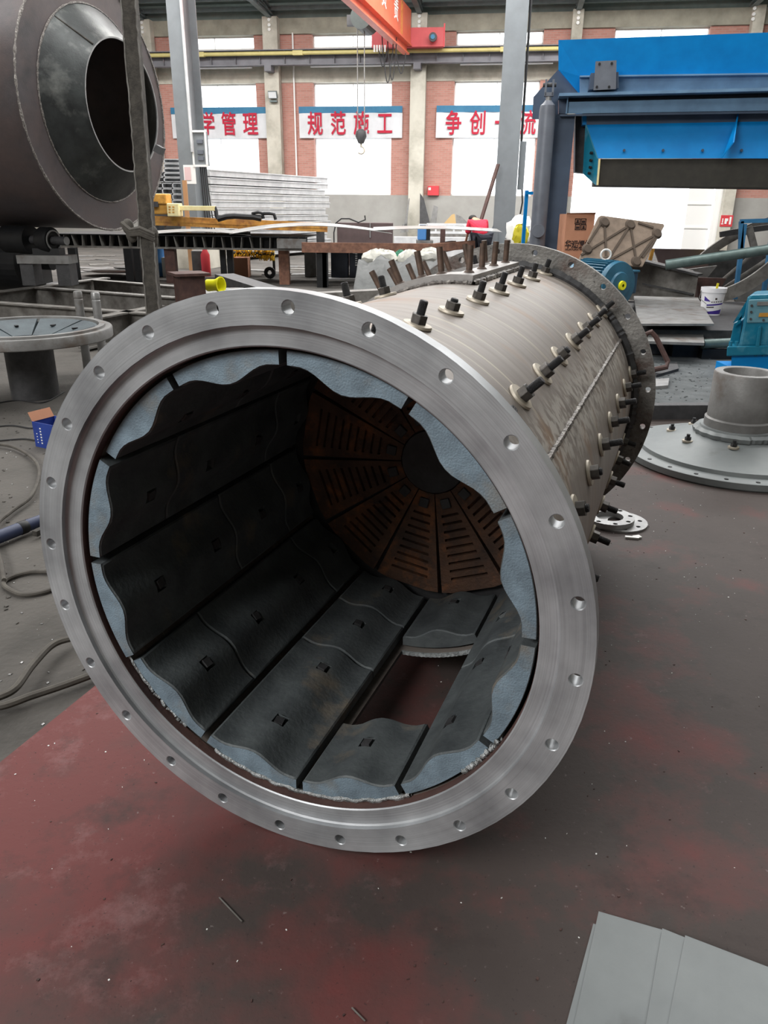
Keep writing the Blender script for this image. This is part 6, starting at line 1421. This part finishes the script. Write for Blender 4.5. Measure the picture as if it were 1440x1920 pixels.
b = MB(); b.strip(bez(px(1316, 484, 14.6), px(1500, 402, 13.6), px(1390, 420, 14.2)), .05, .15, (0, 1, 0)); b.build('steel_hoop', M['rail'], smooth=True, tag=('upper curved steel hoop strip arching out of the scrap at the right', 'steel hoop', 'curved hoops'))
b = MB(); b.strip(bez(px(1345, 556, 12.6), px(1500, 446, 12.4), px(1420, 540, 12.5)), .05, .2, (0, 1, 0)); b.build('steel_hoop', M['rail'], smooth=True, tag=('lower curved steel hoop strip sweeping up past the blue post', 'steel hoop', 'curved hoops'))
b = MB(); b.strip(bez(px(1350, 440, 13.9), px(1500, 420, 13.5), px(1400, 430, 13.8)), .05, .09, (0, 1, 0)); b.build('steel_hoop', M['dark_steel'], smooth=True, tag=('thin dark hoop strip under the upper curved one', 'steel hoop', 'curved hoops'))
r = thing('blue_trestle', px(1375, 560, 12.9), 'thin blue painted steel trestle standing in the scrap behind the gearbox', 'trestle')
for (a, c) in (((1376, 572), (1396, 420)), ((1432, 548), (1447, 440)), ((1388, 480), (1390, 415))):
    b = MB(); p_, q_ = px(*a, 12.9), px(*c, 12.9); b.bar(Vector((p_.x, p_.y, PZ if a[0] < 1400 and a[1] > 500 else p_.z)), q_, .06, .06); b.build('post', M['blue_post'], r)
b = MB(); b.bar(px(1388, 415, 12.9), px(1450, 413, 12.9), .06, .06); b.build('top_bar', M['blue_post'], r)
b = MB(); b.bar(px(1404, 425, 13.0), px(1414, 464, 13.0), .05, .1); b.build('brace', M['rail'], r)
# sliding leaf of the open gate and low kerb outside
b = MB(); wbox(b, 12.2, 13.15, -.02, 3.15, -.28, -.2)
for z in (.9, 1.8, 2.6): wbox(b, 12.2, 13.15, z, z+.06, -.2, -.16)
struct(b.build('door_2', M['white']))

# ================================================================== SMALL LITTER
rd = random.Random(21)
def chips(name, n_, area_, smin, smax, mt, lab, cat, z=.0):
    b = MB()
    for i in range(n_):
        x, y = area_(); s_ = rd.uniform(smin, smax); b.box((x, y, z+s_*.18), (s_, s_*rd.uniform(.3, 1), s_*.35), Matrix.Rotation(rd.uniform(0, 3), 3, 'Z') @ Matrix.Rotation(rd.uniform(-.3, .3), 3, 'X'))
    o = b.build(name, mt, tag=(lab, cat), raw=True); o['kind'] = 'stuff'
def on_plate():
    while True:
        x, y = rd.uniform(-1.2, 3.2), rd.uniform(.9, 6.2)
        if x > A0.x+(y-A0.y)*(A1.x-A0.x)/(A1.y-A0.y)+.05: return x, y
chips('metal_chips', 520, on_plate, .002, .0055, M['white'], 'tiny pale metal chips scattered over the red floor plate', 'metal chips')
chips('rust_crumbs', 800, on_plate, .002, .007, M['rust_brown'], 'dark rusty crumbs scattered over the red floor plate', 'crumbs')
def on_dirt():
    while True:
        x, y = rd.uniform(-4.2, -.9), rd.uniform(1.6, 6.5)
        if x < A0.x+(y-A0.y)*(A1.x-A0.x)/(A1.y-A0.y)-.03: return x, y
chips('swarf', 700, on_dirt, .004, .011, M['light_steel'], 'pale swarf and chips scattered over the dirt left of the drum', 'swarf', -.02)
chips('dirt_lumps', 600, on_dirt, .006, .018, M['dirt'], 'small dark lumps of dirt left of the drum', 'dirt lumps', -.02)
chips('grit', 700, lambda: (rd.uniform(1.6, 5), rd.uniform(6.6, 9.2)), .006, .02, M['grit'], 'coarse grey grit heaped on the floor behind the right cover', 'grit', -.008)
for x, y, L_, lab in ((432, 1705, .07, 'thin pale wire offcut on the red plate in front of the drum'), (672, 1902, .03, 'pale green chip at the bottom edge of the floor plate')):
    q = pz(x, y, .004); b = MB(); b.bar(q-Vector((L_/2, -L_/2, 0)), q+Vector((L_/2, -L_/2, 0)), .0025, .0025); b.build('wire_offcut', M['rail'], tag=(lab, 'wire offcut'))
q = pz(1185, 1008, .006); b = MB(); b.box(q, (.07, .02, .01), Matrix.Rotation(-.2, 3, 'Z')); b.box(q+Vector((.03, .01, 0)), (.04, .03, .008), Matrix.Rotation(.3, 3, 'Z')); b.build('cloth_scrap', M['white'], tag=('small white scrap lying on the plate beside the drum', 'scrap'))
